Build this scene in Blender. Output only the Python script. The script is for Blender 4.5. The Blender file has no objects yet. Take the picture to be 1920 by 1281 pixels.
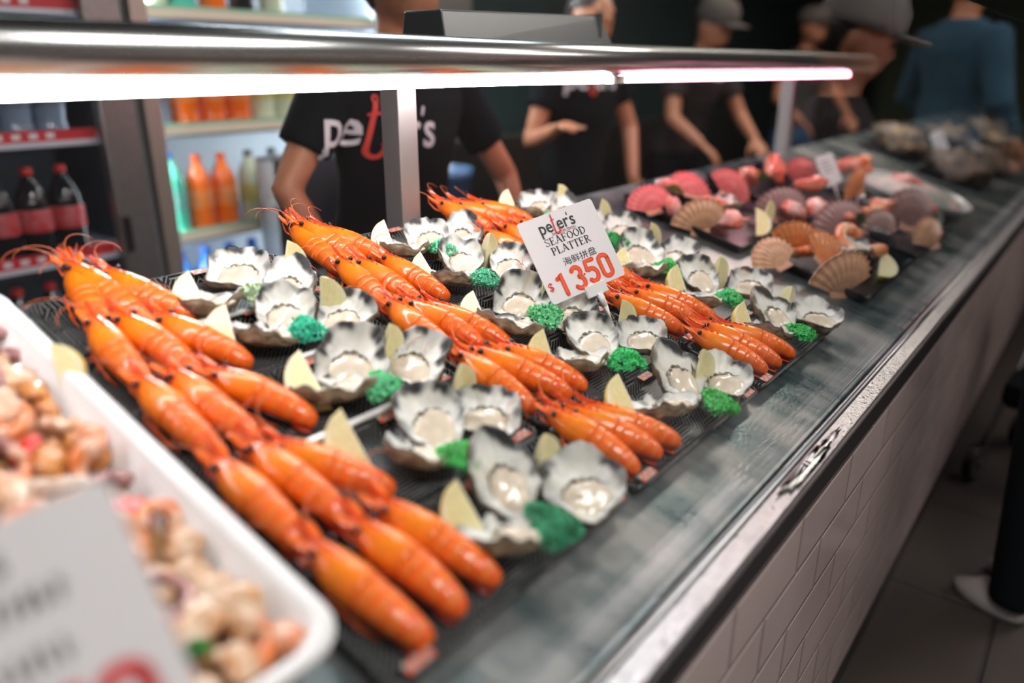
import bpy, bmesh, math, random
from mathutils import Vector, Matrix, Euler, noise
from mathutils.bvhtree import BVHTree
PI = math.pi
SC = bpy.context.scene
COL = SC.collection
FLOOR = 1.18                                   # camera height above the floor

# ------------------------------------------------------------------ camera
AX = Vector((0.61905688, -0.26661063, 0.73870653))   # counter direction seen from the camera (right, down, forward)
AY = Vector((-0.78533693, -0.21471373, 0.58064096))
AZ = Vector((0.00380538, -0.9395833, -0.34229919))
EYE = Vector((0, 0, FLOOR))
right = Vector((AX.x, AY.x, AZ.x)); up = -Vector((AX.y, AY.y, AZ.y)); fwd = Vector((AX.z, AY.z, AZ.z))
cam_d = bpy.data.cameras.new('camera'); cam = bpy.data.objects.new('camera', cam_d); COL.objects.link(cam)
M = Matrix.Identity(4)
for i in range(3):
    M[i][0] = right[i]; M[i][1] = up[i]; M[i][2] = -fwd[i]; M[i][3] = EYE[i]
cam.matrix_world = M
cam_d.sensor_width = 36; cam_d.lens = 26.6; cam_d.clip_start = .02; cam_d.clip_end = 60
cam_d.dof.use_dof = True; cam_d.dof.focus_distance = 1.10; cam_d.dof.aperture_fstop = 1.35
SC.camera = cam

# ------------------------------------------------------------------ world, light, exposure
SC.view_settings.view_transform = 'Standard'; SC.view_settings.look = 'None'
SC.view_settings.gamma = 1; SC.view_settings.use_curve_mapping = False
SC.view_settings.exposure = 0.12
w = bpy.data.worlds.new('world'); SC.world = w; w.use_nodes = True
w.node_tree.nodes['Background'].inputs[0].default_value = (.16, .28, .30, 1)
w.node_tree.nodes['Background'].inputs[1].default_value = .3

def area(name, loc, size, size_y, power, color=(1, 1, 1), rot=(0, 0, 0)):
    l = bpy.data.lights.new(name, 'AREA'); l.shape = 'RECTANGLE'; l.size = size; l.size_y = size_y
    l.energy = power; l.color = color
    o = bpy.data.objects.new(name, l); COL.objects.link(o); o.location = loc; o.rotation_euler = rot
    return o
area('ceiling_lamp_light', (.35, -.75, 2.55), 1.2, .6, 44, (1, .95, .92))
area('ceiling_lamp_light', (2.6, -.9, 2.55), .9, .3, 22, (1, .90, .88))
area('ceiling_lamp_light', (4.5, -1.6, 2.6), 2.5, .4, 40, (1, .90, .85))
area('ceiling_lamp_light', (1.9, 1.2, 2.6), 1.6, .3, 16, (.9, .97, 1))
area('ceiling_lamp_light', (4.2, .9, 2.6), 1.6, .3, 34, (1, .9, .8))

# ------------------------------------------------------------------ materials
MATS = {}
def new_mat(name):
    m = bpy.data.materials.new(name); m.use_nodes = True
    return m, m.node_tree, m.node_tree.nodes['Principled BSDF']
def mat(name, col, rough=.5, metal=0, coat=0, noise_amt=0, noise_scale=40, bump=0, bump_scale=80, sss=0, attr=None, objcol=False, emit=None, col2=None, alpha=1, trans=0, spec=None):
    if name in MATS: return MATS[name]
    m, nt, b = new_mat(name); N = nt.nodes; L = nt.links
    b.inputs['Base Color'].default_value = (*col, 1); b.inputs['Roughness'].default_value = rough
    b.inputs['Metallic'].default_value = metal; b.inputs['Coat Weight'].default_value = coat
    b.inputs['Coat Roughness'].default_value = .08
    if spec is not None: b.inputs['Specular IOR Level'].default_value = spec
    if trans: b.inputs['Transmission Weight'].default_value = trans
    if sss:
        b.inputs['Subsurface Weight'].default_value = sss; b.inputs['Subsurface Radius'].default_value = (.006, .003, .0015)
        b.inputs['Subsurface Scale'].default_value = 1
    if emit: b.inputs['Emission Color'].default_value = (*emit[0], 1); b.inputs['Emission Strength'].default_value = emit[1]
    src = None
    tc = N.new('ShaderNodeTexCoord')
    if attr:
        a = N.new('ShaderNodeAttribute'); a.attribute_name = attr; src = a.outputs['Color']
    if objcol:
        a = N.new('ShaderNodeObjectInfo'); src = a.outputs['Color']
    if noise_amt or col2:
        n = N.new('ShaderNodeTexNoise'); n.inputs['Scale'].default_value = noise_scale; n.inputs['Detail'].default_value = 5
        L.new(tc.outputs['Object'], n.inputs['Vector'])
        mx = N.new('ShaderNodeMix'); mx.data_type = 'RGBA'
        if col2:
            rp = N.new('ShaderNodeValToRGB'); rp.color_ramp.elements[0].position = .38; rp.color_ramp.elements[1].position = .62
            L.new(n.outputs['Fac'], rp.inputs['Fac']); L.new(rp.outputs['Color'], mx.inputs['Factor'])
            mx.inputs[7].default_value = (*col2, 1)
            mx.inputs[6].default_value = (*col, 1)
        else:
            mx.blend_type = 'MULTIPLY'; mx.inputs['Factor'].default_value = 1
            mr = N.new('ShaderNodeMapRange'); mr.inputs['From Min'].default_value = .3; mr.inputs['From Max'].default_value = .7
            mr.inputs['To Min'].default_value = 1 - noise_amt; mr.inputs['To Max'].default_value = 1 + noise_amt * .3
            L.new(n.outputs['Fac'], mr.inputs['Value']); L.new(mr.outputs['Result'], mx.inputs[7])
            mx.inputs[6].default_value = (*col, 1)
        if src: L.new(src, mx.inputs[6])
        src = mx.outputs[2]
    if src: L.new(src, b.inputs['Base Color'])
    if bump:
        n2 = N.new('ShaderNodeTexNoise'); n2.inputs['Scale'].default_value = bump_scale; n2.inputs['Detail'].default_value = 4
        L.new(tc.outputs['Object'], n2.inputs['Vector'])
        bp = N.new('ShaderNodeBump'); bp.inputs['Strength'].default_value = bump; bp.inputs['Distance'].default_value = .002
        L.new(n2.outputs['Fac'], bp.inputs['Height']); L.new(bp.outputs['Normal'], b.inputs['Normal'])
    MATS[name] = m
    return m
def emis(name, col, s):
    if name in MATS: return MATS[name]
    m = bpy.data.materials.new(name); m.use_nodes = True; nt = m.node_tree; nt.nodes.clear()
    e = nt.nodes.new('ShaderNodeEmission'); o = nt.nodes.new('ShaderNodeOutputMaterial')
    e.inputs[0].default_value = (*col, 1); e.inputs[1].default_value = s; nt.links.new(e.outputs[0], o.inputs[0]); MATS[name] = m
    return m
def pane_mat(name, ior=1.5, tint=(1, 1, 1), rough=.0):
    if name in MATS: return MATS[name]
    m = bpy.data.materials.new(name); m.use_nodes = True; nt = m.node_tree; nt.nodes.clear(); N = nt.nodes.new; L = nt.links.new
    t = N('ShaderNodeBsdfTransparent'); t.inputs[0].default_value = (*tint, 1)
    g = N('ShaderNodeBsdfGlossy'); g.inputs['Roughness'].default_value = rough
    # Schlick reflectance, the same on both faces of the sheet
    ge = N('ShaderNodeNewGeometry'); dp = N('ShaderNodeVectorMath'); dp.operation = 'DOT_PRODUCT'; L(ge.outputs['Incoming'], dp.inputs[0]); L(ge.outputs['Normal'], dp.inputs[1])
    ab = N('ShaderNodeMath'); ab.operation = 'ABSOLUTE'; L(dp.outputs['Value'], ab.inputs[0])
    iv = N('ShaderNodeMath'); iv.operation = 'SUBTRACT'; iv.inputs[0].default_value = 1; L(ab.outputs[0], iv.inputs[1])
    pw = N('ShaderNodeMath'); pw.operation = 'POWER'; pw.inputs[1].default_value = 5; L(iv.outputs[0], pw.inputs[0])
    r0 = ((ior - 1) / (ior + 1)) ** 2
    f = N('ShaderNodeMath'); f.operation = 'MULTIPLY_ADD'; f.inputs[1].default_value = (1 - r0) * .8; f.inputs[2].default_value = r0; L(pw.outputs[0], f.inputs[0])
    x = N('ShaderNodeMixShader'); o = N('ShaderNodeOutputMaterial')
    L(f.outputs[0], x.inputs[0]); L(t.outputs[0], x.inputs[1]); L(g.outputs[0], x.inputs[2]); L(x.outputs[0], o.inputs[0])
    MATS[name] = m
    return m

STEEL = mat('brushed_steel', (.52, .54, .54), .22, 1, noise_amt=.12, noise_scale=6, bump=.05, bump_scale=60)
CHROME = mat('chrome', (.66, .67, .66), .24, 1)
DARKSTEEL = mat('dark_steel', (.20, .21, .21), .35, 1)
LEDGE = mat('ledge_steel', (.62, .60, .60), .28, .9, noise_amt=.15, noise_scale=70, bump=.5, bump_scale=260)
BLACKTRIM = mat('black_trim', (.012, .010, .010), .4)
PRAWN = mat('prawn_shell', (.8, .2, .02), .38, 0, coat=.55, spec=.35, attr='Col', noise_amt=.18, noise_scale=95, bump=.12, bump_scale=160, sss=.10)
PRAWNRED = mat('prawn_leg', (.80, .11, .015), .35, coat=.3)
ANTENNA = mat('prawn_antenna', (.72, .14, .03), .4)
BLACKEYE = mat('prawn_eye', (.004, .003, .004), .25)
SHELL = mat('oyster_shell', (1, 1, 1), .5, attr='Col', bump=.45, bump_scale=160, coat=.15)
MEAT = mat('oyster_meat', (.78, .67, .53), .2, coat=.6, noise_amt=.22, noise_scale=60, sss=.25)
MANTLE = mat('oyster_mantle', (.10, .095, .075), .25, coat=.6, col2=(.36, .33, .25), noise_scale=160)
LEMON = mat('lemon_flesh', (.80, .70, .34), .3, coat=.3, attr='Col', noise_amt=.12, noise_scale=190, bump=.3, bump_scale=240, sss=.2)
RIND = mat('lemon_rind', (.80, .66, .20), .4, bump=.4, bump_scale=500, noise_amt=.1)
PARSLEY = mat('parsley', (.05, .3, .1), .45, objcol=True, noise_amt=.25, noise_scale=120, sss=.25)
WHITEPL = mat('white_plastic', (.78, .77, .76), .3, coat=.2)
CARD = mat('sign_card', (.80, .76, .77), .38)
INK = mat('ink', (.012, .016, .02), .5)
REDINK = mat('red_ink', (.70, .02, .02), .4)
REDDIGIT = mat('red_digit', (.90, .075, .025), .3, coat=.4)
SKIN = mat('skin', (.50, .20, .105), .45, sss=.1, noise_amt=.08)
BLACKCLOTH = mat('black_cloth', (.006, .008, .010), .95, bump=.3, bump_scale=300, spec=.1)
JEANS = mat('jeans', (.05, .12, .24), .9, noise_amt=.2, spec=.1)
HAIR = mat('hair', (.02, .013, .010), .5)
WHITEPRINT = mat('white_print', (.62, .58, .60), .7)

# ------------------------------------------------------------------ geometry helpers
def link(name, me, m=None, parent=None, mats=None):
    o = bpy.data.objects.new(name, me); COL.objects.link(o)
    if mats:
        for x in mats: me.materials.append(x)
    elif m and not me.materials: me.materials.append(m)
    if parent: o.parent = parent
    return o
def mesh(name, V, F, smooth=True, cols=None, mi=None):
    me = bpy.data.meshes.new(name); me.from_pydata([tuple(v) for v in V], [], F); me.validate(); me.update()
    if smooth:
        me.polygons.foreach_set('use_smooth', [True] * len(me.polygons))
    if cols:
        a = me.color_attributes.new('Col', 'FLOAT_COLOR', 'POINT')
        for i, c in enumerate(cols): a.data[i].color = (*c, 1)
    if mi: me.polygons.foreach_set('material_index', mi)
    return me
class MB:
    def __init__(s): s.V = []; s.F = []; s.C = []
    def add(s, V, F, c=None):
        b = len(s.V); s.V += [Vector(v) for v in V]; s.F += [tuple(i + b for i in f) for f in F]
        if c is not None: s.C += (c if isinstance(c, list) else [c] * len(V))
        return s
    def box(s, x0, x1, y0, y1, z0, z1, c=None):
        V = [(x, y, z) for x in (x0, x1) for y in (y0, y1) for z in (z0, z1)]
        return s.add(V, [(0, 1, 3, 2), (4, 6, 7, 5), (0, 4, 5, 1), (2, 3, 7, 6), (0, 2, 6, 4), (1, 5, 7, 3)], c)
    def tube(s, pts, rad, n=8, c=None, cap=True):
        pts = [Vector(p) for p in pts]
        if not hasattr(rad, '__len__'): rad = [rad] * len(pts)
        V = []; F = []; prev = None
        for i, p in enumerate(pts):
            d = (pts[min(i + 1, len(pts) - 1)] - pts[max(i - 1, 0)]).normalized()
            if prev is None:
                a = d.orthogonal().normalized()
            else:
                a = (prev - d * prev.dot(d)).normalized()
            prev = a; b = d.cross(a)
            for k in range(n):
                t = 2 * PI * k / n; V.append(p + (a * math.cos(t) + b * math.sin(t)) * rad[i])
        for i in range(len(pts) - 1):
            for k in range(n):
                F.append((i * n + k, i * n + (k + 1) % n, (i + 1) * n + (k + 1) % n, (i + 1) * n + k))
        if cap: F.append(tuple(range(n - 1, -1, -1))); F.append(tuple(range((len(pts) - 1) * n, len(pts) * n)))
        return s.add(V, F, c)
    def rings(s, rings, cap=True, c=None):
        n = len(rings[0]); V = [v for r in rings for v in r]; F = []
        for i in range(len(rings) - 1):
            for k in range(n):
                F.append((i * n + k, i * n + (k + 1) % n, (i + 1) * n + (k + 1) % n, (i + 1) * n + k))
        if cap: F.append(tuple(range(n - 1, -1, -1))); F.append(tuple(range((len(rings) - 1) * n, len(rings) * n)))
        return s.add(V, F, c)
    def lathe(s, prof, n=20, c=None, cx=0, cy=0):
        return s.rings([[(cx + r * math.cos(2 * PI * k / n), cy + r * math.sin(2 * PI * k / n), z) for k in range(n)] for r, z in prof], True, c)
    def ball(s, c0, r, n=12, m=8, c=None):
        r = Vector((r, r, r)) if not hasattr(r, '__len__') else Vector(r); c0 = Vector(c0)
        R = []
        for j in range(1, m):
            t = PI * j / m
            R.append([c0 + Vector((r.x * math.sin(t) * math.cos(2 * PI * k / n), r.y * math.sin(t) * math.sin(2 * PI * k / n), -r.z * math.cos(t))) for k in range(n)])
        return s.rings(R, True, c)
    def mesh(s, name, smooth=True): return mesh(name, s.V, s.F, smooth, s.C if s.C else None)
    def build(s, name, m, parent=None, smooth=True, mod=None):
        o = link(name, s.mesh(name, smooth), m, parent)
        if mod: bevel(o, mod)
        return o
def bevel(o, wd, seg=2):
    b = o.modifiers.new('bevel', 'BEVEL'); b.width = wd; b.segments = seg; b.limit_method = 'ANGLE'
def tag(o, label, cat, group=None, kind=None):
    o['label'] = label; o['category'] = cat
    if group: o['group'] = group
    if kind: o['kind'] = kind
    return o
def struct(o): o['kind'] = 'structure'; return o
def thing(name, label, cat, mw=None, loc=None, group=None):
    o = bpy.data.objects.new(name, None); COL.objects.link(o); o.empty_display_size = .01
    if mw is not None: o.matrix_world = mw
    if loc is not None: o.location = loc
    return tag(o, label, cat, group)
def copy_tree(o, parent=None):
    c = o.copy(); COL.objects.link(c)
    if parent: c.parent = parent
    for ch in KIDS.get(o.name, []): copy_tree(ch, c)
    return c
KIDS = {}
def reg(o, *kids): KIDS[o.name] = list(kids); return o

# ------------------------------------------------------------------ measuring: photo point -> place on a real surface
TILT = math.radians(15); TV = Vector((0, math.cos(TILT), math.sin(TILT))); NV = Vector((0, -math.sin(TILT), math.cos(TILT)))
DECK0 = EYE - NV * .5
DECK = Matrix.Translation(DECK0) @ Matrix.Rotation(TILT, 4, 'X')          # deck frame: x along, y up the slope, z off the deck
def ray(px, py):
    v = Vector((px - 960, py - 640.5, 1420)).normalized()
    return Vector((AX.dot(v), AY.dot(v), AZ.dot(v)))
def deck(px, py, h=0):
    d = ray(px, py); P = d * (-(.5 - h) / NV.dot(d))
    return Vector((P.x, P.dot(TV), h))
def aty(px, py, y):
    d = ray(px, py); return EYE + d * (y / d.y)
def floor_at(px, py):
    d = ray(px, py); return EYE + d * (-FLOOR / d.z)
def D(x, t, h=0): return DECK @ Vector((x, t, h))
def dm(x, t, h=0, rx=0, ry=0, rz=0, s=1):
    return DECK @ Matrix.Translation((x, t, h)) @ Euler((rx, ry, rz)).to_matrix().to_4x4() @ Matrix.Scale(s, 4)
Z = FLOOR

# ------------------------------------------------------------------ room shell
def tile_mat(name, c, grout, sx, sz, mortar, rough=.25, axes='XZ', bumpd=.003, offset=.5, nz=.12):
    m, nt, b = new_mat(name); N = nt.nodes.new; L = nt.links.new
    g = N('ShaderNodeNewGeometry'); sp = N('ShaderNodeSeparateXYZ'); cb = N('ShaderNodeCombineXYZ')
    L(g.outputs['Position'], sp.inputs[0]); L(sp.outputs[axes[0]], cb.inputs['X']); L(sp.outputs[axes[1]], cb.inputs['Y'])
    mp = N('ShaderNodeMapping'); L(cb.outputs[0], mp.inputs[0]); m['mp'] = 1
    br = N('ShaderNodeTexBrick'); br.offset = offset; L(mp.outputs[0], br.inputs['Vector'])
    br.inputs['Scale'].default_value = 1; br.inputs['Brick Width'].default_value = sx; br.inputs['Row Height'].default_value = sz
    br.inputs['Mortar Size'].default_value = mortar; br.inputs['Mortar Smooth'].default_value = .6
    br.inputs['Color1'].default_value = (*c, 1); br.inputs['Color2'].default_value = (c[0] * .88, c[1] * .88, c[2] * .88, 1); br.inputs['Mortar'].default_value = (*grout, 1)
    n = N('ShaderNodeTexNoise'); n.inputs['Scale'].default_value = 5; L(g.outputs['Position'], n.inputs['Vector'])
    mr = N('ShaderNodeMapRange'); mr.inputs['To Min'].default_value = 1 - nz; mr.inputs['To Max'].default_value = 1 + nz; L(n.outputs['Fac'], mr.inputs['Value'])
    mx = N('ShaderNodeMix'); mx.data_type = 'RGBA'; mx.blend_type = 'MULTIPLY'; mx.inputs['Factor'].default_value = 1
    L(br.outputs['Color'], mx.inputs[6]); L(mr.outputs['Result'], mx.inputs[7]); L(mx.outputs[2], b.inputs['Base Color'])
    bp = N('ShaderNodeBump'); bp.invert = True; bp.inputs['Distance'].default_value = bumpd; bp.inputs['Strength'].default_value = 1
    L(br.outputs['Fac'], bp.inputs['Height']); L(bp.outputs['Normal'], b.inputs['Normal']); b.inputs['Roughness'].default_value = rough
    return m, mp
fm, _ = tile_mat('floor_tile', (.036, .028, .024), (.015, .012, .011), .45, .45, .006, .45, 'XY', offset=0)
struct(MB().box(-3, 16, -3, 4, -.05, 0).build('floor', fm, smooth=False))
struct(MB().box(-3, 16, 3.35, 3.45, 0, 2.9).build('wall_back', mat('back_wall', (.020, .058, .064), .6, noise_amt=.3, noise_scale=2), smooth=False))
struct(MB().box(14, 14.1, -3, 3.35, 0, 2.9).build('wall_right', mat('far_wall', (.26, .30, .20), .8), smooth=False))
struct(MB().box(-3, 16, -3.1, -3, 0, 2.9).build('wall_front', mat('aisle_wall', (.24, .19, .17), .8, noise_amt=.4, noise_scale=1.2), smooth=False))
struct(MB().box(-3, 16, -3, 4, 2.9, 2.95).build('ceiling', mat('ceiling_paint', (.10, .10, .10), .9), smooth=False))

# counter front: tiles, kickboard, black edge, wet ledge
tm, mp = tile_mat('subway_tile', (.46, .37, .35), (.40, .33, .31), .213, .087, .0045, .12, 'XZ', .006, nz=.2)
mp.inputs['Location'].default_value = (-.655 + .213 * 3, -(Z - .529) + .087 * 8, 0)
ct = thing('tiled_counter', 'long counter front clad in glossy pale brick-laid tiles with dark kickboard', 'counter', loc=(0, 0, 0))
link('tile_face', MB().box(-1.2, 7.2, .215, .30, .10, Z - .489).mesh('tile_face', False), tm, ct)
link('kickboard', MB().box(-1.2, 7.2, .222, .30, 0, .10).mesh('kickboard', False), BLACKTRIM, ct)
link('cabinet_body', MB().box(-1.2, 7.2, .30, .93, 0, Z - .56).mesh('cabinet_body', False), DARKSTEEL, ct)
link('back_panel', MB().box(-1.2, 7.2, .93, .98, 0, Z - .32).mesh('back_panel', False), DARKSTEEL, ct)
lg = thing('ledge_rail', 'narrow wet steel ledge with black edge along the front of the display', 'ledge', loc=(0, 0, 0))
b = MB(); b.box(-1.2, 7.2, .207, .236, Z - .470, Z - .455); bevel(b.build('steel_top', LEDGE, lg, False), .002)
b = MB(); b.box(-1.2, 7.2, .200, .2065, Z - .489, Z - .4545); bevel(b.build('black_edge', BLACKTRIM, lg, False), .002)
b = MB(); b.tube([(-1.2, .2355, Z - .4565), (7.2, .2355, Z - .4565)], .0062, 16); b.build('bead', mat('bead_steel', (.22, .22, .22), .35, 1), lg)

# the sloped steel deck
dm_, nt, bs = new_mat('wet_steel_deck'); Nn = nt.nodes.new; Ll = nt.links.new
bs.inputs['Metallic'].default_value = .72
tc = Nn('ShaderNodeTexCoord'); mpp = Nn('ShaderNodeMapping'); mpp.inputs['Scale'].default_value = (9, 3.5, 5); Ll(tc.outputs['Object'], mpp.inputs[0])
n1 = Nn('ShaderNodeTexNoise'); n1.inputs['Scale'].default_value = 1.0; n1.inputs['Detail'].default_value = 7; n1.inputs['Roughness'].default_value = .65; Ll(mpp.outputs[0], n1.inputs['Vector'])
r1 = Nn('ShaderNodeValToRGB'); r1.color_ramp.elements[0].position = .40; r1.color_ramp.elements[0].color = (.11, .175, .185, 1); r1.color_ramp.elements[1].position = .60; r1.color_ramp.elements[1].color = (.34, .34, .33, 1)
Ll(n1.outputs['Fac'], r1.inputs['Fac']); Ll(r1.outputs['Color'], bs.inputs['Base Color'])
r2 = Nn('ShaderNodeMapRange'); r2.inputs['From Min'].default_value = .35; r2.inputs['From Max'].default_value = .65; r2.inputs['To Min'].default_value = .22; r2.inputs['To Max'].default_value = .46
Ll(n1.outputs['Fac'], r2.inputs['Value']); Ll(r2.outputs['Result'], bs.inputs['Roughness'])
n2 = Nn('ShaderNodeTexNoise'); n2.inputs['Scale'].default_value = 210; n2.inputs['Detail'].default_value = 3; Ll(tc.outputs['Object'], n2.inputs['Vector'])
bp = Nn('ShaderNodeBump'); bp.inputs['Strength'].default_value = .35; bp.inputs['Distance'].default_value = .001; Ll(n2.outputs['Fac'], bp.inputs['Height']); Ll(bp.outputs['Normal'], bs.inputs['Normal'])
o = link('display_deck', MB().box(-.9, 6.6, .118, .826, -.02, 0).mesh('display_deck', False), dm_); o.matrix_world = DECK; bevel(o, .004)
tag(o, 'sloping wet stainless steel display surface under the seafood trays', 'display shelf')
# glass front
o = link('front_glass_pane', MB().box(-.9, 6.4, .2430, .2475, Z - .452, Z + .10).mesh('front_glass_pane', False), pane_mat('glass', 1.42, (.985, .992, .99)))
tag(o, 'long clear sneeze glass pane standing along the front of the display', 'glass pane')

# canopy rail with lamps and posts
rl = thing('canopy_rail', 'polished round steel rail running above the seafood display', 'rail', loc=(0, .75, Z))
MB().tube([(-.9, 0, .011), (2.95, 0, .011)], .0265, 40).build('tube', CHROME, rl)
MB().ball((2.95, 0, .011), (.014, .0265, .0265), 24, 12).build('end_cap', CHROME, rl)
MB().box(-.9, 2.93, .026, .20, .018, .026).build('canopy_shelf', DARKSTEEL, rl, False)
def lamp(x0, x1, lab, m, nm='strip_lamp'):
    t = thing(nm, lab, 'strip light', loc=(x0, .75, Z - .0165))
    MB().box(.01, x1 - x0 - .01, -.009, .009, -.0115, .0015).build('diffuser', m, t, False, .004)
    MB().box(0, .01, -.010, .010, -.0125, .0005).build('end_cap', WHITEPL, t, False)
    MB().box(x1 - x0 - .01, x1 - x0, -.010, .010, -.0125, .0005).build('end_cap', WHITEPL, t, False)
lamp(-.85, 1.24, 'long white glowing strip light under the steel rail at left', emis('lamp_white', (1, .93, .95), 36))
lamp(1.26, 2.70, 'pink glowing strip light under the far end of the rail', emis('lamp_pink', (1, .33, .46), 20))
for x, lab in ((.905, 'square steel post behind the oysters holding up the rail'), (2.75, 'square steel post at the far end of the rail')):
    t = thing('support_post', lab, 'post', loc=(x, .925, Z - .262), group=None)
    MB().box(-.021, .021, .004, .046, -.058, .280).build('shaft', mat('post_steel', (.62, .56, .54), .42, .9), t, False, .002)
    MB().box(-.019, .019, .006, .04, .2805, .2815).build('bracket', DARKSTEEL, t, False)

# weighing scale on the canopy
p0 = aty(775, 60, .93); p1 = aty(1080, 60, .93)
t = thing('weighing_scale', 'low steel weighing scale with sloping side on top of the canopy', 'scale', loc=(0, .85, Z + .026))
b = MB(); xa, xb = p0.x - .01, p1.x + .03
b.add([(xa, 0, 0), (xb, 0, 0), (xb, .10, 0), (xa, .10, 0), (xa, .01, .055), (xb - .05, .01, .066), (xb - .05, .09, .066), (xa, .09, .055)],
      [(0, 3, 2, 1), (4, 5, 6, 7), (0, 1, 5, 4), (1, 2, 6, 5), (2, 3, 7, 6), (3, 0, 4, 7)])
b.build('housing', DARKSTEEL, t, False, .003)
MB().box(xb - .062, xb - .052, .004, .096, .0, .069).build('side_trim', CHROME, t, False)

# ------------------------------------------------------------------ platters (black trays)
def tray_mat():
    m, nt, b = new_mat('patterned_tray'); N = nt.nodes.new; L = nt.links.new
    tc = N('ShaderNodeTexCoord'); vo = N('ShaderNodeTexVoronoi'); vo.inputs['Scale'].default_value = 34; vo.feature = 'F1'; vo.distance = 'CHEBYCHEV'
    L(tc.outputs['Object'], vo.inputs['Vector'])
    sp = N('ShaderNodeSeparateColor'); L(vo.outputs['Color'], sp.inputs[0])
    q = N('ShaderNodeMath'); q.operation = 'MULTIPLY'; q.inputs[1].default_value = 4; L(sp.outputs[0], q.inputs[0])
    fl = N('ShaderNodeMath'); fl.operation = 'FLOOR'; L(q.outputs[0], fl.inputs[0])
    an = N('ShaderNodeMath'); an.operation = 'MULTIPLY'; an.inputs[1].default_value = PI / 4; L(fl.outputs[0], an.inputs[0])
    vr = N('ShaderNodeVectorRotate'); vr.rotation_type = 'Z_AXIS'; L(tc.outputs['Object'], vr.inputs['Vector']); L(an.outputs[0], vr.inputs['Angle'])
    s2 = N('ShaderNodeSeparateXYZ'); L(vr.outputs[0], s2.inputs[0])
    m1 = N('ShaderNodeMath'); m1.operation = 'MULTIPLY'; m1.inputs[1].default_value = 215; L(s2.outputs[0], m1.inputs[0])
    fr = N('ShaderNodeMath'); fr.operation = 'FRACT'; L(m1.outputs[0], fr.inputs[0])
    lt = N('ShaderNodeMath'); lt.operation = 'LESS_THAN'; lt.inputs[1].default_value = .15; L(fr.outputs[0], lt.inputs[0])
    mx = N('ShaderNodeMix'); mx.data_type = 'RGBA'; L(lt.outputs[0], mx.inputs['Factor'])
    mx.inputs[6].default_value = (.008, .010, .011, 1); mx.inputs[7].default_value = (.30, .31, .30, 1)
    L(mx.outputs[2], b.inputs['Base Color']); b.inputs['Roughness'].default_value = .30; b.inputs['Specular IOR Level'].default_value = .12
    return m
TRAYM = tray_mat(); TRAYEDGE = mat('tray_black', (.006, .008, .009), .25, spec=.3)
REDSQ = mat('tray_red', (.72, .10, .05), .35)
GREYSQ = mat('tray_gold', (.38, .33, .28), .35)
def rrect(x0, x1, y0, y1, r, z, n=5):
    P = []
    for cx, cy, a in ((x1 - r, y1 - r, 0), (x0 + r, y1 - r, 90), (x0 + r, y0 + r, 180), (x1 - r, y0 + r, 270)):
        for k in range(n + 1):
            t = math.radians(a + 90 * k / n); P.append((cx + r * math.cos(t), cy + r * math.sin(t), z))
    return P
def tray_mesh(W, H, z=.016):
    b = MB()
    b.rings([rrect(.010, W - .010, .010, H - .010, .010, .0005), rrect(0, W, 0, H, .014, z), rrect(.0035, W - .0035, .0035, H - .0035, .012, z + .001), rrect(.013, W - .013, .013, H - .013, .010, .003)])
    return b.mesh('tray_body', False)
TM = tray_mesh(.335, .1265)
cell = MB()
for i in range(5):
    for j in range(2):
        if (i + j) % 2 == 0: cell.box(i * .0055, i * .0055 + .005, j * .0055, j * .0055 + .005, 0, .0008)
CELLR = cell.mesh('red_motif', False)
cell = MB()
for i in range(5):
    for j in range(2):
        if (i + j) % 2: cell.box(i * .0055, i * .0055 + .005, j * .0055, j * .0055 + .005, 0, .0008)
CELLG = cell.mesh('pale_motif', False)
COLN = ['left', 'middle', 'right']; ROWN = ['front', 'second', 'third', 'fourth', 'rear']
X0 = [.275, .620, .965]; T0 = [.200, .327, .454, .581, .700]
WHITESTRIP = {(0, 2): (.105, .275), (0, 4): (.11, .21), (0, 3): (.19, .26)}
for c in range(3):
    for r in range(5):
        t = thing('platter_tray', 'black patterned plastic tray, %s platter of the %s column' % (ROWN[r], COLN[c]), 'tray', DECK @ Matrix.Translation((X0[c] + r * .004, T0[r], .001)))
        link('tray_body', TM, TRAYM, t)
        for (x, y) in ((.295, .004), (.018, .004), (.20, .112)):
            o = link('red_motif', CELLR, REDSQ, t); o.location = (x, y, .0168)
            o = link('pale_motif', CELLG, GREYSQ, t); o.location = (x, y, .0168)
        if (c, r) in WHITESTRIP:
            a, e = WHITESTRIP[(c, r)]
            MB().box(a, e, -.003, .0045, .0165, .021).build('white_strip', WHITEPL, t, False, .001)

# ------------------------------------------------------------------ prawns
CO = (.90, .155, .004); CY = (.88, .25, .005); CB = (.98, .33, .06); CR = (.80, .062, .004)
def mixc(a, b, f): return tuple(a[i] * (1 - f) + b[i] * f for i in range(3))
def prof(y, P):
    for i in range(len(P) - 1):
        if P[i][0] <= y <= P[i + 1][0]:
            f = (y - P[i][0]) / (P[i + 1][0] - P[i][0]); f = f * f * (3 - 2 * f) * .5 + f * .5
            return [P[i][j] * (1 - f) + P[i + 1][j] * f for j in range(1, len(P[i]))]
    return list(P[-1][1:]) if y > P[-1][0] else list(P[0][1:])
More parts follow.
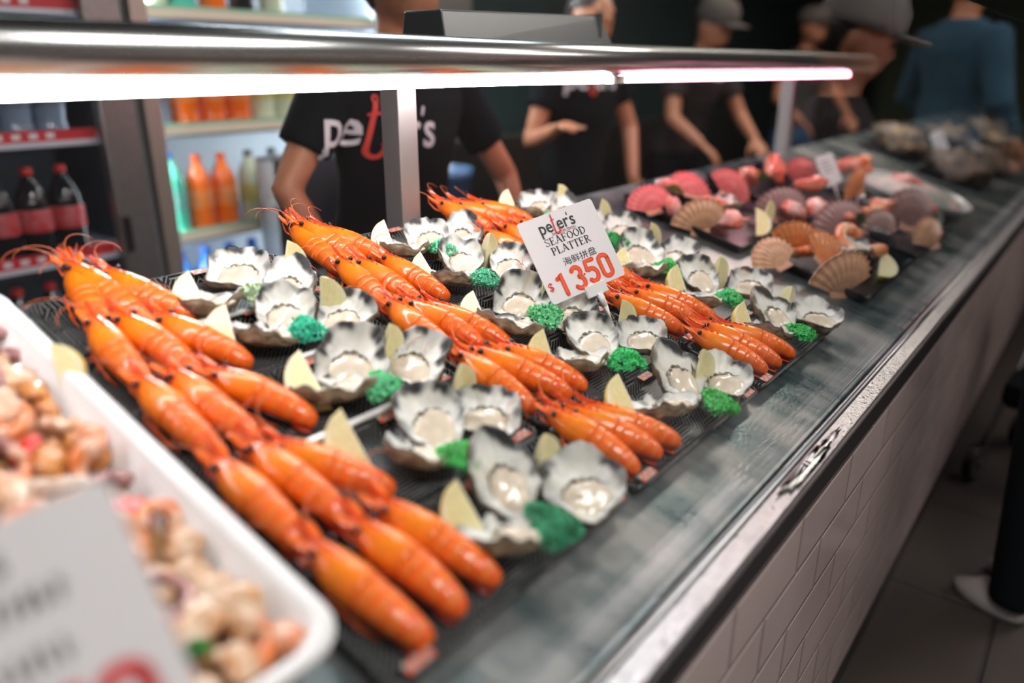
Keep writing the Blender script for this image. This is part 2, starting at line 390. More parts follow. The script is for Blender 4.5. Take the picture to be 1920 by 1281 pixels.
#        y     halfw  halfh  zc
BODY = [(-.0700, .0040, .0040, .000), (-.0672, .0082, .0075, .001), (-.060, .0112, .0105, .002), (-.045, .0139, .0132, .003), (-.025, .0158, .0154, .003),
        (-.005, .0171, .0168, .002), (.012, .0176, .0170, .001), (.030, .0168, .0158, .000), (.045, .0134, .0130, .000), (.056, .0098, .0098, .001), (.066, .0060, .0065, .002), (.070, .0030, .0035, .003)]
def ringat(y, k, sx, n=20):
    w, h, zc = prof(y, BODY); R = []
    for i in range(n):
        t = 2 * PI * i / n; c, s = math.cos(t), math.sin(t)
        px = w * math.copysign(abs(c) ** .92, c); pz = h * s * (1 if s > 0 else .85)
        R.append((px * k + sx(y), y, pz * k + zc))
    return R
def make_prawn(seed, bend):
    rd = random.Random(seed)
    sx = lambda y: bend * (y * y / .005 - .5) * .01 * .5
    root = thing('cooked_prawn', 'x', 'prawn')
    ab = MB(); cuts = [-.0700, -.0585, -.0425, -.0265, -.0110, .0030]
    for i in range(5):
        y0, y1 = cuts[i], cuts[i + 1]            # rear -> front ; raised pale rear edge
        R = []; C = []
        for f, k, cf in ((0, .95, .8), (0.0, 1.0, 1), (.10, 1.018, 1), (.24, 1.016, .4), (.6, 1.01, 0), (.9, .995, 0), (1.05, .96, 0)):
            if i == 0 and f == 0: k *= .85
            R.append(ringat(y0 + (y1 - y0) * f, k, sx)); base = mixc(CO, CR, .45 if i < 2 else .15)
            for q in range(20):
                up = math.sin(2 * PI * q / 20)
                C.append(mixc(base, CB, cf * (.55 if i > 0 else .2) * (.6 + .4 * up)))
        ab.rings(R, True, C)
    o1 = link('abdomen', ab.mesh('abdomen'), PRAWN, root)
    cp = MB(); R = []; C = []
    for j in range(15):
        y = -.001 + j * .071 / 14; k = 1.045 if j == 0 else (1.04 if j < 10 else 1.04 - (j - 10) * .01)
        R.append(ringat(y, k, sx))
        for q in range(20):
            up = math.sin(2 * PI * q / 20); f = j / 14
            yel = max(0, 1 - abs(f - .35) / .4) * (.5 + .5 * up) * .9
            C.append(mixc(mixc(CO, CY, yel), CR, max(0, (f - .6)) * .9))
    cp.rings(R, True, C)
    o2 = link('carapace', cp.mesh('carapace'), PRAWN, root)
    ro = MB(); hx = sx(.05)
    ro.rings([[(hx - .0022, y, z - .002), (hx + .0022, y, z - .002), (hx + .0003, y, z + hh), (hx - .0003, y, z + hh)] for y, z, hh in
              ((.020, .0145, .0015), (.030, .0140, .004), (.031, .0140, .002), (.040, .0125, .0045), (.041, .0125, .0022), (.050, .0110, .0045), (.051, .0110, .002), (.060, .0105, .0035), (.061, .0105, .0016), (.072, .0115, .0018), (.086, .0150, .0002))], True, CR)
    o3 = link('rostrum', ro.mesh('rostrum', False), PRAWN, root)
    kids = [o1, o2, o3]
    eye = MB().ball((0, 0, 0), .0037, 12, 8).mesh('eye')
    for s in (-1, 1):
        e = link('eye', eye, BLACKEYE, root); e.location = (hx + s * .0108, .0535, .0092); kids.append(e)
    sc = MB(); sc.ball((0, .013, 0), (.0046, .015, .0012), 10, 6, CO); scm = sc.mesh('antenna_scale')
    for s in (-1, 1):
        e = link('antenna_scale', scm, PRAWN, root); e.location = (hx + s * .0052, .058, .003); e.rotation_euler = (.15, 0, -s * .22); kids.append(e)
    for s in (-1, 1):
        a = MB(); P = []; ph = rd.uniform(-.4, .4)
        for i in range(14):
            u = i / 13; ang = s * (.25 + 2.3 * u * u + ph * u)
            q = Vector((hx + s * .004, .066, .003)) if i == 0 else P[-1] + Vector((math.sin(ang), math.cos(ang), .28 * math.cos(3.0 * u))) * .0062
            P.append(q)
        a.tube(P, [.0007 - .0004 * i / 13 for i in range(14)], 5); kids.append(a.build('antenna', ANTENNA, root))
        a = MB(); a.tube([(hx + s * .002, .066, .006), (hx + s * .005, .078, .010), (hx + s * .009, .090, .016)], [.0007, .0005, .0003], 5)
        kids.append(a.build('antennule', ANTENNA, root))
    for s in (-1, 1):
        for q in range(2):
            a = MB(); y = .034 - q * .016
            a.tube([(hx + s * .009, y, -.010), (hx + s * .0165, y - .010, -.013), (hx + s * .018, y - .034, -.013), (hx + s * .014, y - .052, -.014)], [.0018, .0014, .0011, .0005], 7)
            kids.append(a.build('leg', PRAWNRED, root))
        a = MB()
        a.tube([(hx + s * .006, .045, -.008), (hx + s * .009, .062, -.008), (hx + s * .006, .078, -.004), (hx + s * .002, .083, .001)], [.0018, .0014, .0010, .0004], 6)
        kids.append(a.build('leg', PRAWNRED, root))
    tf = MB()
    for s in (-1, 0, 1): tf.ball((s * .0055 + sx(-.06), -.056, -.0088), (.005, .013, .0016), 10, 6, CR)
    kids.append(link('tail_fan', tf.mesh('tail_fan'), PRAWN, root))
    reg(root, *kids)
    return root
PR = [make_prawn(1, .8), make_prawn(2, -.5), make_prawn(3, .2)]
used = set()
def place_prawn(i, eye, tail, label, group, he=.042, ht=.017):
    a = deck(*eye, he); b_ = deck(*tail, ht)
    a = a + Vector((.004, 0, -.008))                       # the eye the photo shows is the near one, above the axis
    v = a - b_; L = v.length; d = v.normalized()
    L = min(max(L, .108), .150); a = b_ + d * L if tail[2:] else a
    k = L / .1215; org = b_ + d * (.068 * k)
    x = d.cross(Vector((0, 0, 1))).normalized(); z = x.cross(d)
    m = Matrix((( x.x, d.x, z.x, org.x), (x.y, d.y, z.y, org.y), (x.z, d.z, z.z, org.z), (0, 0, 0, 1)))
    kw = min(max(k * 1.06, 1.0), 1.18)
    o = PR[i] if i not in used else copy_tree(PR[i]); used.add(i)
    o.matrix_world = DECK @ m @ Matrix.Diagonal((kw, k, kw, 1))
    tag(o, label, 'prawn', group)
PRAWNS = {
 (0, 0): [((593, 1030), (800, 1212)), ((677, 988), (868, 1150)), ((725, 948), (932, 1095))],
 (0, 1): [((418, 876), (572, 1035)), ((476, 836), (655, 985)), ((534, 836), (735, 925))],
 (0, 2): [((287, 738), (405, 858)), ((347, 718), (480, 830)), ((403, 697), (590, 792))],
 (0, 3): [((187, 619), (275, 735)), ((242, 606), (372, 705)), ((312, 600), (468, 686))],
 (0, 4): [((147, 535), (188, 628)), ((186, 537), (275, 607)), ((245, 533), (362, 600))],
 (1, 0): [((1043, 774), (1195, 885)), ((1085, 771), (1238, 856)), ((1118, 765), (1272, 834))],
 (1, 1): [((877, 670), (1000, 772)), ((900, 655), (1068, 745)), ((950, 650), (1098, 728))],
 (1, 2): [((747, 579), (850, 668)), ((788, 575), (905, 652)), ((834, 580), (955, 650))],
 (1, 3): [((661, 511), (733, 588)), ((688, 498), (790, 575)), ((740, 492), (838, 562))],
 (1, 4): [((573, 444), (638, 512)), ((619, 451), (685, 500)), ((644, 445), (735, 495))],
 (2, 0): [((1313, 622), (1436, 698)), ((1324, 606), (1462, 686)), ((1365, 610), (1487, 667))],
 (2, 1): [((1156, 553), (1280, 624)), ((1190, 544), (1310, 606)), ((1212, 533), (1338, 598))],
 (2, 2): [((1040, 495), (1148, 558)), ((1066, 485), (1170, 545)), ((1092, 478), (1195, 535))],
 (2, 3): [((925, 440), (1020, 500)), ((953, 425), (1050, 485)), ((985, 418), (1080, 470))],
 (2, 4): [((863, 398), (930, 442)), ((880, 388), (965, 430)), ((915, 385), (1000, 420))]}
PN = ['left', 'middle', 'right']
for (c, r), L in PRAWNS.items():
    for i, (e, t) in enumerate(L):
        place_prawn((c + r + i) % 3, e, t, 'cooked orange prawn, the %s of three on the %s platter of the %s column' % (PN[i], ROWN[r], COLN[c]), 'cooked prawns on the seafood platters')

# ------------------------------------------------------------------ oysters
def fbm(v, s, o=3):
    return noise.fractal(Vector(v) * s, 1.0, 2.0, o)
def make_oyster(seed, shape):
    root = thing('oyster', 'x', 'oyster')
    NA, NR = 96, 16; V = []; C = []; F = []
    lx, ly = shape
    def cn(a, f, o=0.0): return noise.noise(Vector((math.cos(a) * f + seed * 5.3, math.sin(a) * f + o, seed * 2.1 + o)))
    def pleat(a):
        v = cn(a, 3.0, 3.0); return (abs(v) * 1.5 - .35)                    # sharp valleys, rounded lobes
    def rim(a):
        c, s = math.cos(a), math.sin(a); top = .35 + .65 * max(0, min(1, s + .6))
        r = 1 / math.sqrt((c / lx) ** 2 + (s / ly) ** 2)
        r *= 1 - .20 * max(0, -s) ** 2 + .26 * cn(a, 1.1) + .06 * pleat(a) * top + .045 * cn(a, 7, 7) * top
        zr = .0150 + .0060 * max(0, s) + .0120 * cn(a, 1.6, 2) + .0028 * pleat(a) * top + .0016 * cn(a, 8, 4)
        return r, max(.006, zr)
    WH = (.80, .79, .74); GR = (.34, .36, .35); DK = (.018, .020, .022); BR = (.13, .085, .05); TN = (.40, .30, .18); YL = (.70, .62, .42)
    for j in range(NR + 1):
        u = j / NR
        for k in range(NA):
            a = 2 * PI * k / NA; r, zr = rim(a); c, s = math.cos(a), math.sin(a)
            z = .0030 + (zr - .0030) * u ** 2.0 + .0014 * cn(a, 3 * u, 5) + .0012 * pleat(a) * max(0, u - .45)
            V.append((c * r * u, s * r * u, z))
            st = cn(a, 4.0, 11) * .9
            g = max(0, min(1, (u - .55) * 1.3 * (.6 + st) + .55 * noise.noise(Vector((c * u * 3 + seed, s * u * 3, seed))) * u))
            col = mixc(mixc(WH, YL, max(0, min(.5, .8 * noise.noise(Vector((c * u * 2, s * u * 2, seed + 4)))))), GR, g)
            topw = max(0, min(1, s * 1.1 + .75)); e0 = .76 + .20 * noise.noise(Vector((c * 2, s * 2, seed + 8))) + .12 * st
            dark = max(0, min(1, (u - e0) / .10)) * topw * max(0, min(1, .75 + 2.2 * cn(a, 2.4, 15)))
            if u > .97: dark = max(dark, .45)
            C.append(mixc(col, DK, dark))
    prof_o = [(1.015, .93), (1.0, .80), (1.03, .74), (.95, .58), (.975, .52), (.86, .36), (.885, .31), (.70, .14), (.45, .02)]
    for (q, h) in prof_o:
        for k in range(NA):
            a = 2 * PI * k / NA; r, zr = rim(a); c, s = math.cos(a), math.sin(a)
            rr = r * (q + .10 * cn(a, 4, h * 4) * (1 - abs(h - .5)))
            V.append((c * rr, s * rr, zr * h - .004 * (1 - h)))
            f = max(0, min(1, .4 + 1.3 * cn(a, 2.5, h * 5)))
            C.append(mixc(mixc(BR, DK, .6 if h > .9 else .2), TN, f * .55))
    for j in range(NR + len(prof_o)):
        for k in range(NA):
            F.append((j * NA + k, j * NA + (k + 1) % NA, (j + 1) * NA + (k + 1) % NA, (j + 1) * NA + k))
    F.append(tuple(range(len(V) - 1, len(V) - NA - 1, -1)))
    o1 = link('shell', mesh('shell', V, F, True, C), SHELL, root)
    mb = MB(); mx, my = lx * .60, ly * .50; cy = -.24 * ly; R = []; n = 36
    def out(a): return 1.05 + .22 * cn(a, .9, 20) + .03 * cn(a, 3, 21)
    for j in range(1, 13):
        t = PI * j / 13; ring = []
        for k in range(n):
            a = 2 * PI * k / n; q = math.sin(t) * out(a)
            ring.append((mx * q * math.cos(a), cy + my * q * math.sin(a), .0078 - math.cos(t) * .0062 + .0035 * noise.noise(Vector((math.cos(a) * q * 1.6 + seed, math.sin(a) * q * 1.6, seed)))))
        R.append(ring)
    mb.rings(R); o2 = mb.build('meat', MEAT, root)
    P = []; r_ = []
    for i in range(34):
        a = .35 + (PI - .7) * i / 33 + .3 * math.sin(seed)
        q = out(a) * (.96 + .05 * math.sin(i * .9 + seed)); P.append((mx * q * math.cos(a), cy + my * q * math.sin(a), .0108 + .0008 * math.sin(i * .7 + seed)))
        r_.append(.0003 + .0015 * math.sin(PI * i / 33) * (1 + .5 * math.sin(i * 1.3 + seed)))
    o3 = MB().tube(P, r_, 7).build('mantle', MANTLE, root)
    reg(root, o1, o2, o3)
    return root
OY = [make_oyster(1, (.033, .043)), make_oyster(2, (.038, .039)), make_oyster(3, (.028, .044)), make_oyster(4, (.036, .037)), make_oyster(7, (.030, .041)), make_oyster(9, (.037, .042)), make_oyster(12, (.026, .043))]
oused = set()
def place_oyster(i, px, h, rx, ry, rz, s, label, group='opened oysters on the seafood platters'):
    p = deck(*px, h)
    o = OY[i] if i not in oused else copy_tree(OY[i]); oused.add(i)
    o.matrix_world = dm(p.x, p.y, p.z, rx, ry, rz, s); tag(o, label, 'oyster', group)

# ------------------------------------------------------------------ lemon wedges
def make_lemon(ang):
    root = thing('lemon_wedge', 'x', 'lemon wedge')
    L, Rr = .031, .027; nz, na = 20, 10; A = math.radians(ang)
    def rr(u): return Rr * max(0, 1 - abs(u) ** 2.1) ** .62 + .0003
    V = []; F = []
    for i in range(nz + 1):
        u = -1 + 2 * i / nz
        for k in range(na + 1):
            t = -A / 2 + A * k / na; V.append((rr(u) * math.cos(t), rr(u) * math.sin(t), u * L))
    for i in range(nz):
        for k in range(na):
            a = i * (na + 1) + k; F.append((a, a + 1, a + na + 2, a + na + 1))
    o1 = link('rind', mesh('rind', V, F), RIND, root); sm = o1.modifiers.new('s', 'SOLIDIFY'); sm.thickness = .0012; sm.offset = -1
    V = []; F = []; C = []
    for s in (-1, 1):
        b0 = len(V)
        for i in range(nz + 1):
            u = -1 + 2 * i / nz
            for q, f in enumerate((0, .10, .45, .84, .88, .985)):
                t = s * A / 2; V.append((rr(u) * math.cos(t) * f - .0002, rr(u) * math.sin(t) * f, u * L * .985))
                edge = abs(u) > .9
                C.append((.88, .87, .68) if (q >= 4 or q == 0 or edge) else (.88, .80, .42))
        for i in range(nz):
            for q in range(5):
                a = b0 + i * 6 + q; f = (a, a + 1, a + 7, a + 6); F.append(f if s < 0 else f[::-1])
    o2 = link('flesh', mesh('flesh', V, F, False, C), LEMON, root)
    reg(root, o1, o2)
    return root
LM = [make_lemon(62), make_lemon(48)]; lused = set()
def vframe(p, zax, xax, s=1):
    z = Vector(zax).normalized(); x = Vector(xax); x = (x - z * x.dot(z)).normalized(); y = z.cross(x)
    return DECK @ Matrix(((x.x, y.x, z.x, p[0]), (x.y, y.y, z.y, p[1]), (x.z, y.z, z.z, p[2]), (0, 0, 0, 1))) @ Matrix.Scale(s, 4)
def place_lemon(i, px, h, axis, rind, s, label, group='lemon wedges on the seafood platters'):
    p = deck(*px, h)
    o = LM[i] if i not in lused else copy_tree(LM[i]); lused.add(i)
    o.matrix_world = vframe(p, axis, rind, s); tag(o, label, 'lemon wedge', group)

# ------------------------------------------------------------------ parsley
def parsley_mesh(seed, n=420, R=.0185):
    rd = random.Random(seed); b = MB()
    for i in range(n):
        th = rd.uniform(0, 2 * PI); ph = math.acos(rd.uniform(-.15, 1)); q = rd.uniform(.55, 1) ** .5
        lob = 1 + .25 * math.sin(3 * th + seed) + .15 * math.sin(5 * ph + seed)
        c = Vector((math.sin(ph) * math.cos(th) * R * q * lob, math.sin(ph) * math.sin(th) * R * q * lob * .85, math.cos(ph) * R * q * .75))
        nrm = (c.normalized() + Vector((rd.uniform(-.6, .6), rd.uniform(-.6, .6), rd.uniform(-.4, .6)))).normalized()
        a = nrm.orthogonal().normalized(); e = nrm.cross(a); rad = rd.uniform(.0012, .0025); k0 = rd.uniform(0, 6)
        V = [c - nrm * .001]; K = 9
        for k in range(K):
            t = 2 * PI * k / K; V.append(c + (a * math.cos(t) + e * math.sin(t)) * rad * (1 + .25 * math.sin(3 * t + k0)) + nrm * (.0009 + .0012 * (1 if k % 2 else -1)))
        b.add(V, [(0, 1 + k, 1 + (k + 1) % K) for k in range(K)])
    for i in range(8):
        th = rd.uniform(0, 2 * PI); b.tube([(0, 0, -.004), (math.cos(th) * .008, math.sin(th) * .008, .003)], .0007, 4)
    return b.mesh('parsley_sprig')
PM = [parsley_mesh(s) for s in (1, 2, 3)]
pcount = [0]
def place_parsley(px, h, s, color, label, group='curly parsley garnish'):
    p = deck(*px, h); o = link('parsley_sprig', PM[pcount[0] % 3], PARSLEY); pcount[0] += 1
    o.matrix_world = dm(p.x, p.y, p.z, .1, 0, pcount[0] * 1.3, s); o.color = (*color, 1); tag(o, label, 'parsley', group)
LG = (.36, .72, .30); MG = (.10, .52, .22); TG = (.02, .33, .20); DG = (.010, .22, .07); GG = (.06, .42, .10)
# platter: O1, O2, O3, lemon left, lemon upright, parsley   (px of each one's middle)
G = {
 (0, 0): [(942, 905), (1092, 925), (952, 1022), (893, 965), (1008, 885), (1035, 992), (TG[0], .25, .12)],
 (0, 1): [(808, 800), (912, 790), (792, 865), (672, 828), (853, 745), (860, 860), GG],
 (0, 2): [(660, 690), (778, 692), (640, 742), (592, 712), (719, 668), (716, 730), MG],
 (0, 3): [(534, 597), (648, 608), (498, 640), (438, 628), (600, 575), (575, 622), (.03, .45, .30)],
 (0, 4): [(452, 520), (545, 545), (400, 582), (378, 558), (531, 505), (486, 557), LG],
 (1, 0): [(1268, 712), (1352, 722), (1247, 775), (1184, 752), (1305, 708), (1345, 762), GG],
 (1, 1): [(1110, 648), (1203, 643), (1090, 690), (1035, 668), (1158, 612), (1172, 680), (.03, .50, .14)],
 (1, 2): [(975, 574), (1073, 600), (960, 620), (906, 590), (1014, 568), (1025, 598), (.12, .58, .22)],
 (1, 3): [(862, 495), (957, 507), (853, 530), (812, 512), (911, 483), (908, 527), (.10, .60, .28)],
 (1, 4): [(803, 455), (868, 449), (762, 478), (735, 452), None, (832, 468), (.10, .60, .26)],
 (2, 0): [(1448, 596), (1530, 604), (1437, 628), (1410, 606), (1474, 580), (1502, 628), (.04, .40, .10)],
 (2, 1): [(1308, 528), (1406, 543), (1322, 572), (1284, 534), (1342, 522), (1366, 563), (.04, .44, .14)],
 (2, 2): [(1195, 480), (1270, 490), (1205, 515), (1185, 500), (1213, 456), (1252, 504), (.05, .42, .12)],
 (2, 3): [(1100, 430), (1165, 440), (1105, 455), (1075, 440), (1120, 410), (1153, 456), (.02, .28, .08)],
 (2, 4): [(1010, 394), (1060, 405), (1000, 405), (966, 387), (1045, 382), (1040, 415), MG]}
rd = random.Random(5)
KO = ['back left', 'right hand', 'front']
for (c, r), L in G.items():
    w_ = '%s platter of the %s column' % (ROWN[r], COLN[c]); j = c * 5 + r
    # face-up shells propped to look forward, the front one tipped back on its side
    place_oyster([2, 0, 5, 4, 3][j % 5], L[0], .024, .38 + rd.uniform(-.12, .15), -.12, rd.uniform(-.8, -.3), 1.12, 'open oyster, grey fringed rim, back left on the ' + w_)
    place_oyster([1, 3, 5, 0, 2][j % 5], L[1], .023, .32 + rd.uniform(-.12, .15), -.10, rd.uniform(-1.3, -.7), 1.08, 'open oyster, pale plump flesh, right hand side on the ' + w_)
    place_oyster([6, 4, 2, 6, 4][j % 5], L[2], .022, rd.uniform(-.30, -.05), .35, rd.uniform(.45, .85), 1.05, 'long tipped oyster, brown shell showing, front of the ' + w_)
    place_lemon(0, L[3], .034, (rd.uniform(-.1, .15), .75, rd.uniform(.55, .8)), (-.55, .35, -.6), 1.18, 'lemon wedge beside the prawns on the ' + w_)
    if L[4]: place_lemon(1, L[4], .036, (rd.uniform(-.1, .25), .15, 1), (1, rd.uniform(-.2, .6), .1), 1.28, 'lemon wedge standing between two oysters on the ' + w_)
    place_parsley(L[5], .034, 1.22 + rd.uniform(-.08, .12), tuple(min(.9, q * 1.9 + .03) for q in L[6]), 'green curly parsley tuft amid the oysters on the ' + w_)

# ------------------------------------------------------------------ lettering
def text_mesh(s, size, bold=0, shear=0):
    c = bpy.data.curves.new('t', 'FONT'); c.body = s; c.size = size; c.offset = bold; c.shear = shear; c.resolution_u = 3
    o = bpy.data.objects.new('t', c); COL.objects.link(o); bpy.context.view_layer.update()
    me = bpy.data.meshes.new_from_object(o.evaluated_get(bpy.context.evaluated_depsgraph_get()))
    bpy.data.objects.remove(o); me.materials.clear()
    return me
def text_geo(s, size, bold=0):
    me = text_mesh(s, size, bold); V = [v.co.copy() for v in me.vertices]; F = [tuple(p.vertices) for p in me.polygons]
    return V, F, (max(v.x for v in V) if V else 0)
def stroke(b, pts, w, z=0, n=10):
    pts = [Vector((p[0], p[1], 0)) for p in pts]; L = []; R = []
    for i, p in enumerate(pts):
        d = (pts[min(i + 1, len(pts) - 1)] - pts[max(i - 1, 0)]); d.normalize(); q = Vector((-d.y, d.x, 0)) * w / 2
        L.append(p + q + Vector((0, 0, z))); R.append(p - q + Vector((0, 0, z)))
    m = len(pts)
    b.add(L + R, [(i, m + i, m + i + 1, i + 1) for i in range(m - 1)])
    for p in (pts[0], pts[-1]):
        b.add([p + Vector((math.cos(2 * PI * k / n) * w / 2, math.sin(2 * PI * k / n) * w / 2, z)) for k in range(n)], [tuple(range(n))])
def arc(cx, cy, rx, ry, a0, a1, n=14):
    return [(cx + rx * math.cos(math.radians(a0 + (a1 - a0) * i / n)), cy + ry * math.sin(math.radians(a0 + (a1 - a0) * i / n))) for i in range(n + 1)]
def hook(s):      # the red fish-hook t : ring, shank, cross bar, bend, barb
    b = MB()
    stroke(b, [(.16, .82), (.13, .55), (.10, .15)] + arc(.235, .02, .14, .16, 180, 355, 12) + [(.40, .14)], .085)
    stroke(b, arc(.16, .90, .045, .06, 0, 360, 14), .035)
    stroke(b, [(.06, .62), (.27, .66)], .05)
    stroke(b, [(.33, .10), (.40, .17), (.41, .05)], .04)
    return [v * s for v in b.V], b.F
def logo(s):
    """peter's : returns dark geometry, red geometry, width (units of s)"""
    D_, R_ = MB(), MB(); x = 0
    V, F, w_ = text_geo('pe', s, .012 * s); V = [Vector((v.x * .92, v.y, 0)) for v in V]; D_.add(V, F); x = w_ * .92 - .02 * s
    V, F = hook(s); R_.add([Vector((v.x + x, v.y - .06 * s, .0002 / 1)) for v in V], F)
    V, F, w2 = text_geo('er', s, .012 * s); D_.add([Vector((v.x * .92 + x + .30 * s, v.y, 0)) for v in V], F); x2 = x + .30 * s + w2 * .92
    b = MB(); stroke(b, [(0, .72), (-.02, .60)], .06); D_.add([Vector((v.x * s + x2 + .05 * s, v.y * s, 0)) for v in b.V], b.F)
    V, F, w3 = text_geo('s', s, .012 * s); D_.add([Vector((v.x * .92 + x2 + .06 * s, v.y, 0)) for v in V], F)
    return D_, R_, x2 + .06 * s + w3 * .92
def serif(ch):
    b = MB(); T_, t, S_ = .150, .065, .055
    st = lambda p, w_: stroke(b, p, w_, 0, 6)
    sr = lambda x, y, hw=.10: stroke(b, [(x - hw, y), (x + hw, y)], S_, 0, 4)
    if ch == 'S': st([(.56, .84), (.52, .93)] + arc(.32, .76, .22, .21, 60, 180, 8) + [(.14, .66), (.30, .55), (.46, .44), (.54, .33)] + arc(.32, .23, .23, .21, 0, -150, 9) + [(.08, .10)], .075); st([(.57, .98), (.565, .75)], .03); st([(.07, .02), (.075, .27)], .03); w_ = .66
    elif ch == 'E': st([(.16, 0), (.16, 1)], T_); st([(.05, 1), (.58, 1)], t); st([(.05, 0), (.62, 0)], t); st([(.16, .52), (.44, .52)], t); st([(.58, 1), (.59, .80)], S_); st([(.62, 0), (.64, .22)], S_); st([(.44, .42), (.44, .62)], S_); w_ = .72
    elif ch == 'F': st([(.16, 0), (.16, 1)], T_); st([(.05, 1), (.58, 1)], t); sr(.16, 0, .13); st([(.16, .50), (.44, .50)], t); st([(.58, 1), (.59, .80)], S_); st([(.44, .40), (.44, .60)], S_); w_ = .68
    elif ch == 'A': st([(.10, 0), (.38, 1)], t); st([(.38, 1), (.68, 0)], T_); st([(.20, .34), (.56, .34)], t); sr(.09, 0); sr(.68, 0, .12); w_ = .82
    elif ch == 'O': st(arc(.40, .5, .32, .49, 0, 360, 24), .09); st(arc(.40, .5, .32, .40, 130, 230, 8), .115); st(arc(.40, .5, .32, .40, -50, 50, 8), .115); w_ = .82
    elif ch == 'D': st([(.16, 0), (.16, 1)], T_); st([(.05, 1), (.32, 1)] + arc(.32, .5, .38, .5, 90, -90, 14) + [(.05, 0)], t * 1.3); st(arc(.32, .5, .37, .42, 50, -50, 8), .11); w_ = .82
    elif ch == 'P': st([(.16, 0), (.16, 1)], T_); st([(.05, 1), (.30, 1)] + arc(.32, .74, .24, .26, 90, -90, 12) + [(.16, .48)], t * 1.2); st(arc(.32, .74, .24, .2, 50, -50, 6), .10); sr(.16, 0, .13); w_ = .66
    elif ch == 'L': st([(.16, 0), (.16, 1)], T_); sr(.16, 1, .12); st([(.05, 0), (.58, 0)], t); st([(.58, 0), (.60, .24)], S_); w_ = .66
    elif ch == 'T': st([(.34, 0), (.34, 1)], T_); st([(.04, 1), (.64, 1)], t); sr(.34, 0, .13); st([(.04, 1), (.03, .78)], S_); st([(.64, 1), (.65, .78)], S_); w_ = .70
    elif ch == 'R': st([(.16, 0), (.16, 1)], T_); st([(.05, 1), (.30, 1)] + arc(.32, .76, .22, .24, 90, -90, 12) + [(.16, .52)], t * 1.2); st(arc(.32, .76, .22, .18, 50, -50, 6), .10); sr(.16, 0, .13); st([(.32, .52), (.62, .02)], .105); sr(.66, 0, .08); w_ = .78
    else: w_ = .4
    return b.V, b.F, w_
def serif_text(s, h):
    B = MB(); x = 0
    for ch in s:
        V, F, w_ = serif(ch); B.add([Vector((v.x * h * .92 + x, v.y * h, 0)) for v in V], F); x += w_ * h * .92 + .02 * h
    return B, x
DIG = {'1': [[(.08, .80), (.30, 1.0), (.30, 0)]], '3': [arc(.28, .76, .24, .24, 150, -90, 12) + arc(.28, .26, .27, .27, 90, -150, 14)],
       '5': [[(.55, 1), (.12, 1), (.08, .56)] + arc(.29, .32, .27, .30, 120, -140, 14)], '0': [arc(.30, .80, .24, .20, 0, 180, 10) + arc(.30, .20, .24, .20, 180, 360, 10) + [(.54, .80)]]}
def flat(B, x, y, z, nm, m, par, k=1):
    o = B.build(nm, m, par, False); o.location = (x, y, z); o.scale = (k, k, 1); return o

# ------------------------------------------------------------------ price signs
def frame(org, xd, ud):
    x = xd.normalized(); y = (ud - x * ud.dot(x)).normalized(); z = x.cross(y)
    return Matrix(((x.x, y.x, z.x, org.x), (x.y, y.y, z.y, org.y), (x.z, y.z, z.z, org.z), (0, 0, 0, 1)))
def card(W, H, par):
    b = MB(); b.rings([rrect(0, W, 0, H, .005, -.0014), rrect(0, W, 0, H, .005, 0)]); bb = b.build('card', CARD, par, False); return bb
CZ = .0005
def price_card(mw, W, H, label, front):
    t = thing('price_sign', label, 'price sign', mw)
    card(W, H, t)
    k = H / .124
    A, R_, lw = logo(.026 * k); s = .064 * k / lw
    if front:
        flat(A, .029 * k, .0970 * k, CZ, 'logo_letters', INK, t, s); flat(R_, .029 * k, .0970 * k, CZ + .0003, 'logo_hook', REDINK, t, s)
        b = MB(); stroke(b, [(0, 0), (.044 * k, 0)], .0006 * k); flat(b, .046 * k, .0915 * k, CZ, 'logo_underline', REDINK, t)
        V, F, wt = text_geo('Sydney Fish Market', .0042 * k); b = MB(); b.add([Vector((v.x * .042 * k / wt, v.y, 0)) for v in V], F); flat(b, .047 * k, .0925 * k, CZ, 'logo_tagline', INK, t)
        B, wt = serif_text('SEAFOOD', .0128 * k); flat(B, .029 * k, .0790 * k, CZ, 'heading', INK, t, .074 * k / wt).scale.y = .82
        B, wt = serif_text('PLATTER', .0128 * k); flat(B, .034 * k, .0645 * k, CZ, 'heading', INK, t, .071 * k / wt).scale.y = .82
        V, F, wt = text_geo('海鲜拼盘', .0128 * k, .0); b = MB(); b.add([Vector((v.x * .060 * k / wt, v.y, 0)) for v in V], F); flat(b, .044 * k, .0455 * k, CZ, 'chinese_text', INK, t)
        V, F, wt = text_geo('$', .017 * k, .0002); b = MB(); b.add(V, F); flat(b, .004 * k, .0185 * k, CZ, 'dollar_mark', REDINK, t)
        for ch, x, y, hh in (('1', .021, .0065, .031), ('3', .048, .0070, .031), ('5', .073, .0080, .032), ('0', .099, .0080, .032)):
            b = MB()
            for st_ in DIG[ch]: stroke(b, [(p[0] * hh * 1.0, p[1] * hh) for p in st_], .0068)
            flat(b, x * k, y * k, CZ + .0002, 'digit', REDDIGIT, t, k)
            b = MB()
            for st_ in DIG[ch]: stroke(b, [(p[0] * hh * .95, p[1] * hh) for p in st_], .0030)
            flat(b, x * k, y * k, CZ + .0005, 'digit_inlay', mat('digit_inlay', (.95, .13, .05), .3), t, k)
        b = MB(); stroke(b, arc(0, 0, .0008, .0008, 0, 360, 8), .0016); flat(b, .0685 * k, .0235 * k, CZ + .0008, 'decimal_point', REDINK, t)
    return t
sx_, su = Vector((.936, -.298, .188)), Vector((.005, .533, .846))
BL = EYE + Vector((.824, .575, -.312))
mw = frame(BL, sx_, su)
t = price_card(mw, .1345, .1238, 'white card sign priced in red standing among the middle platters', True)
b = MB(); b.box(.058, .094, -.012, .006, -.0035, .0035); b.build('clip', WHITEPL, t, False, .0015)
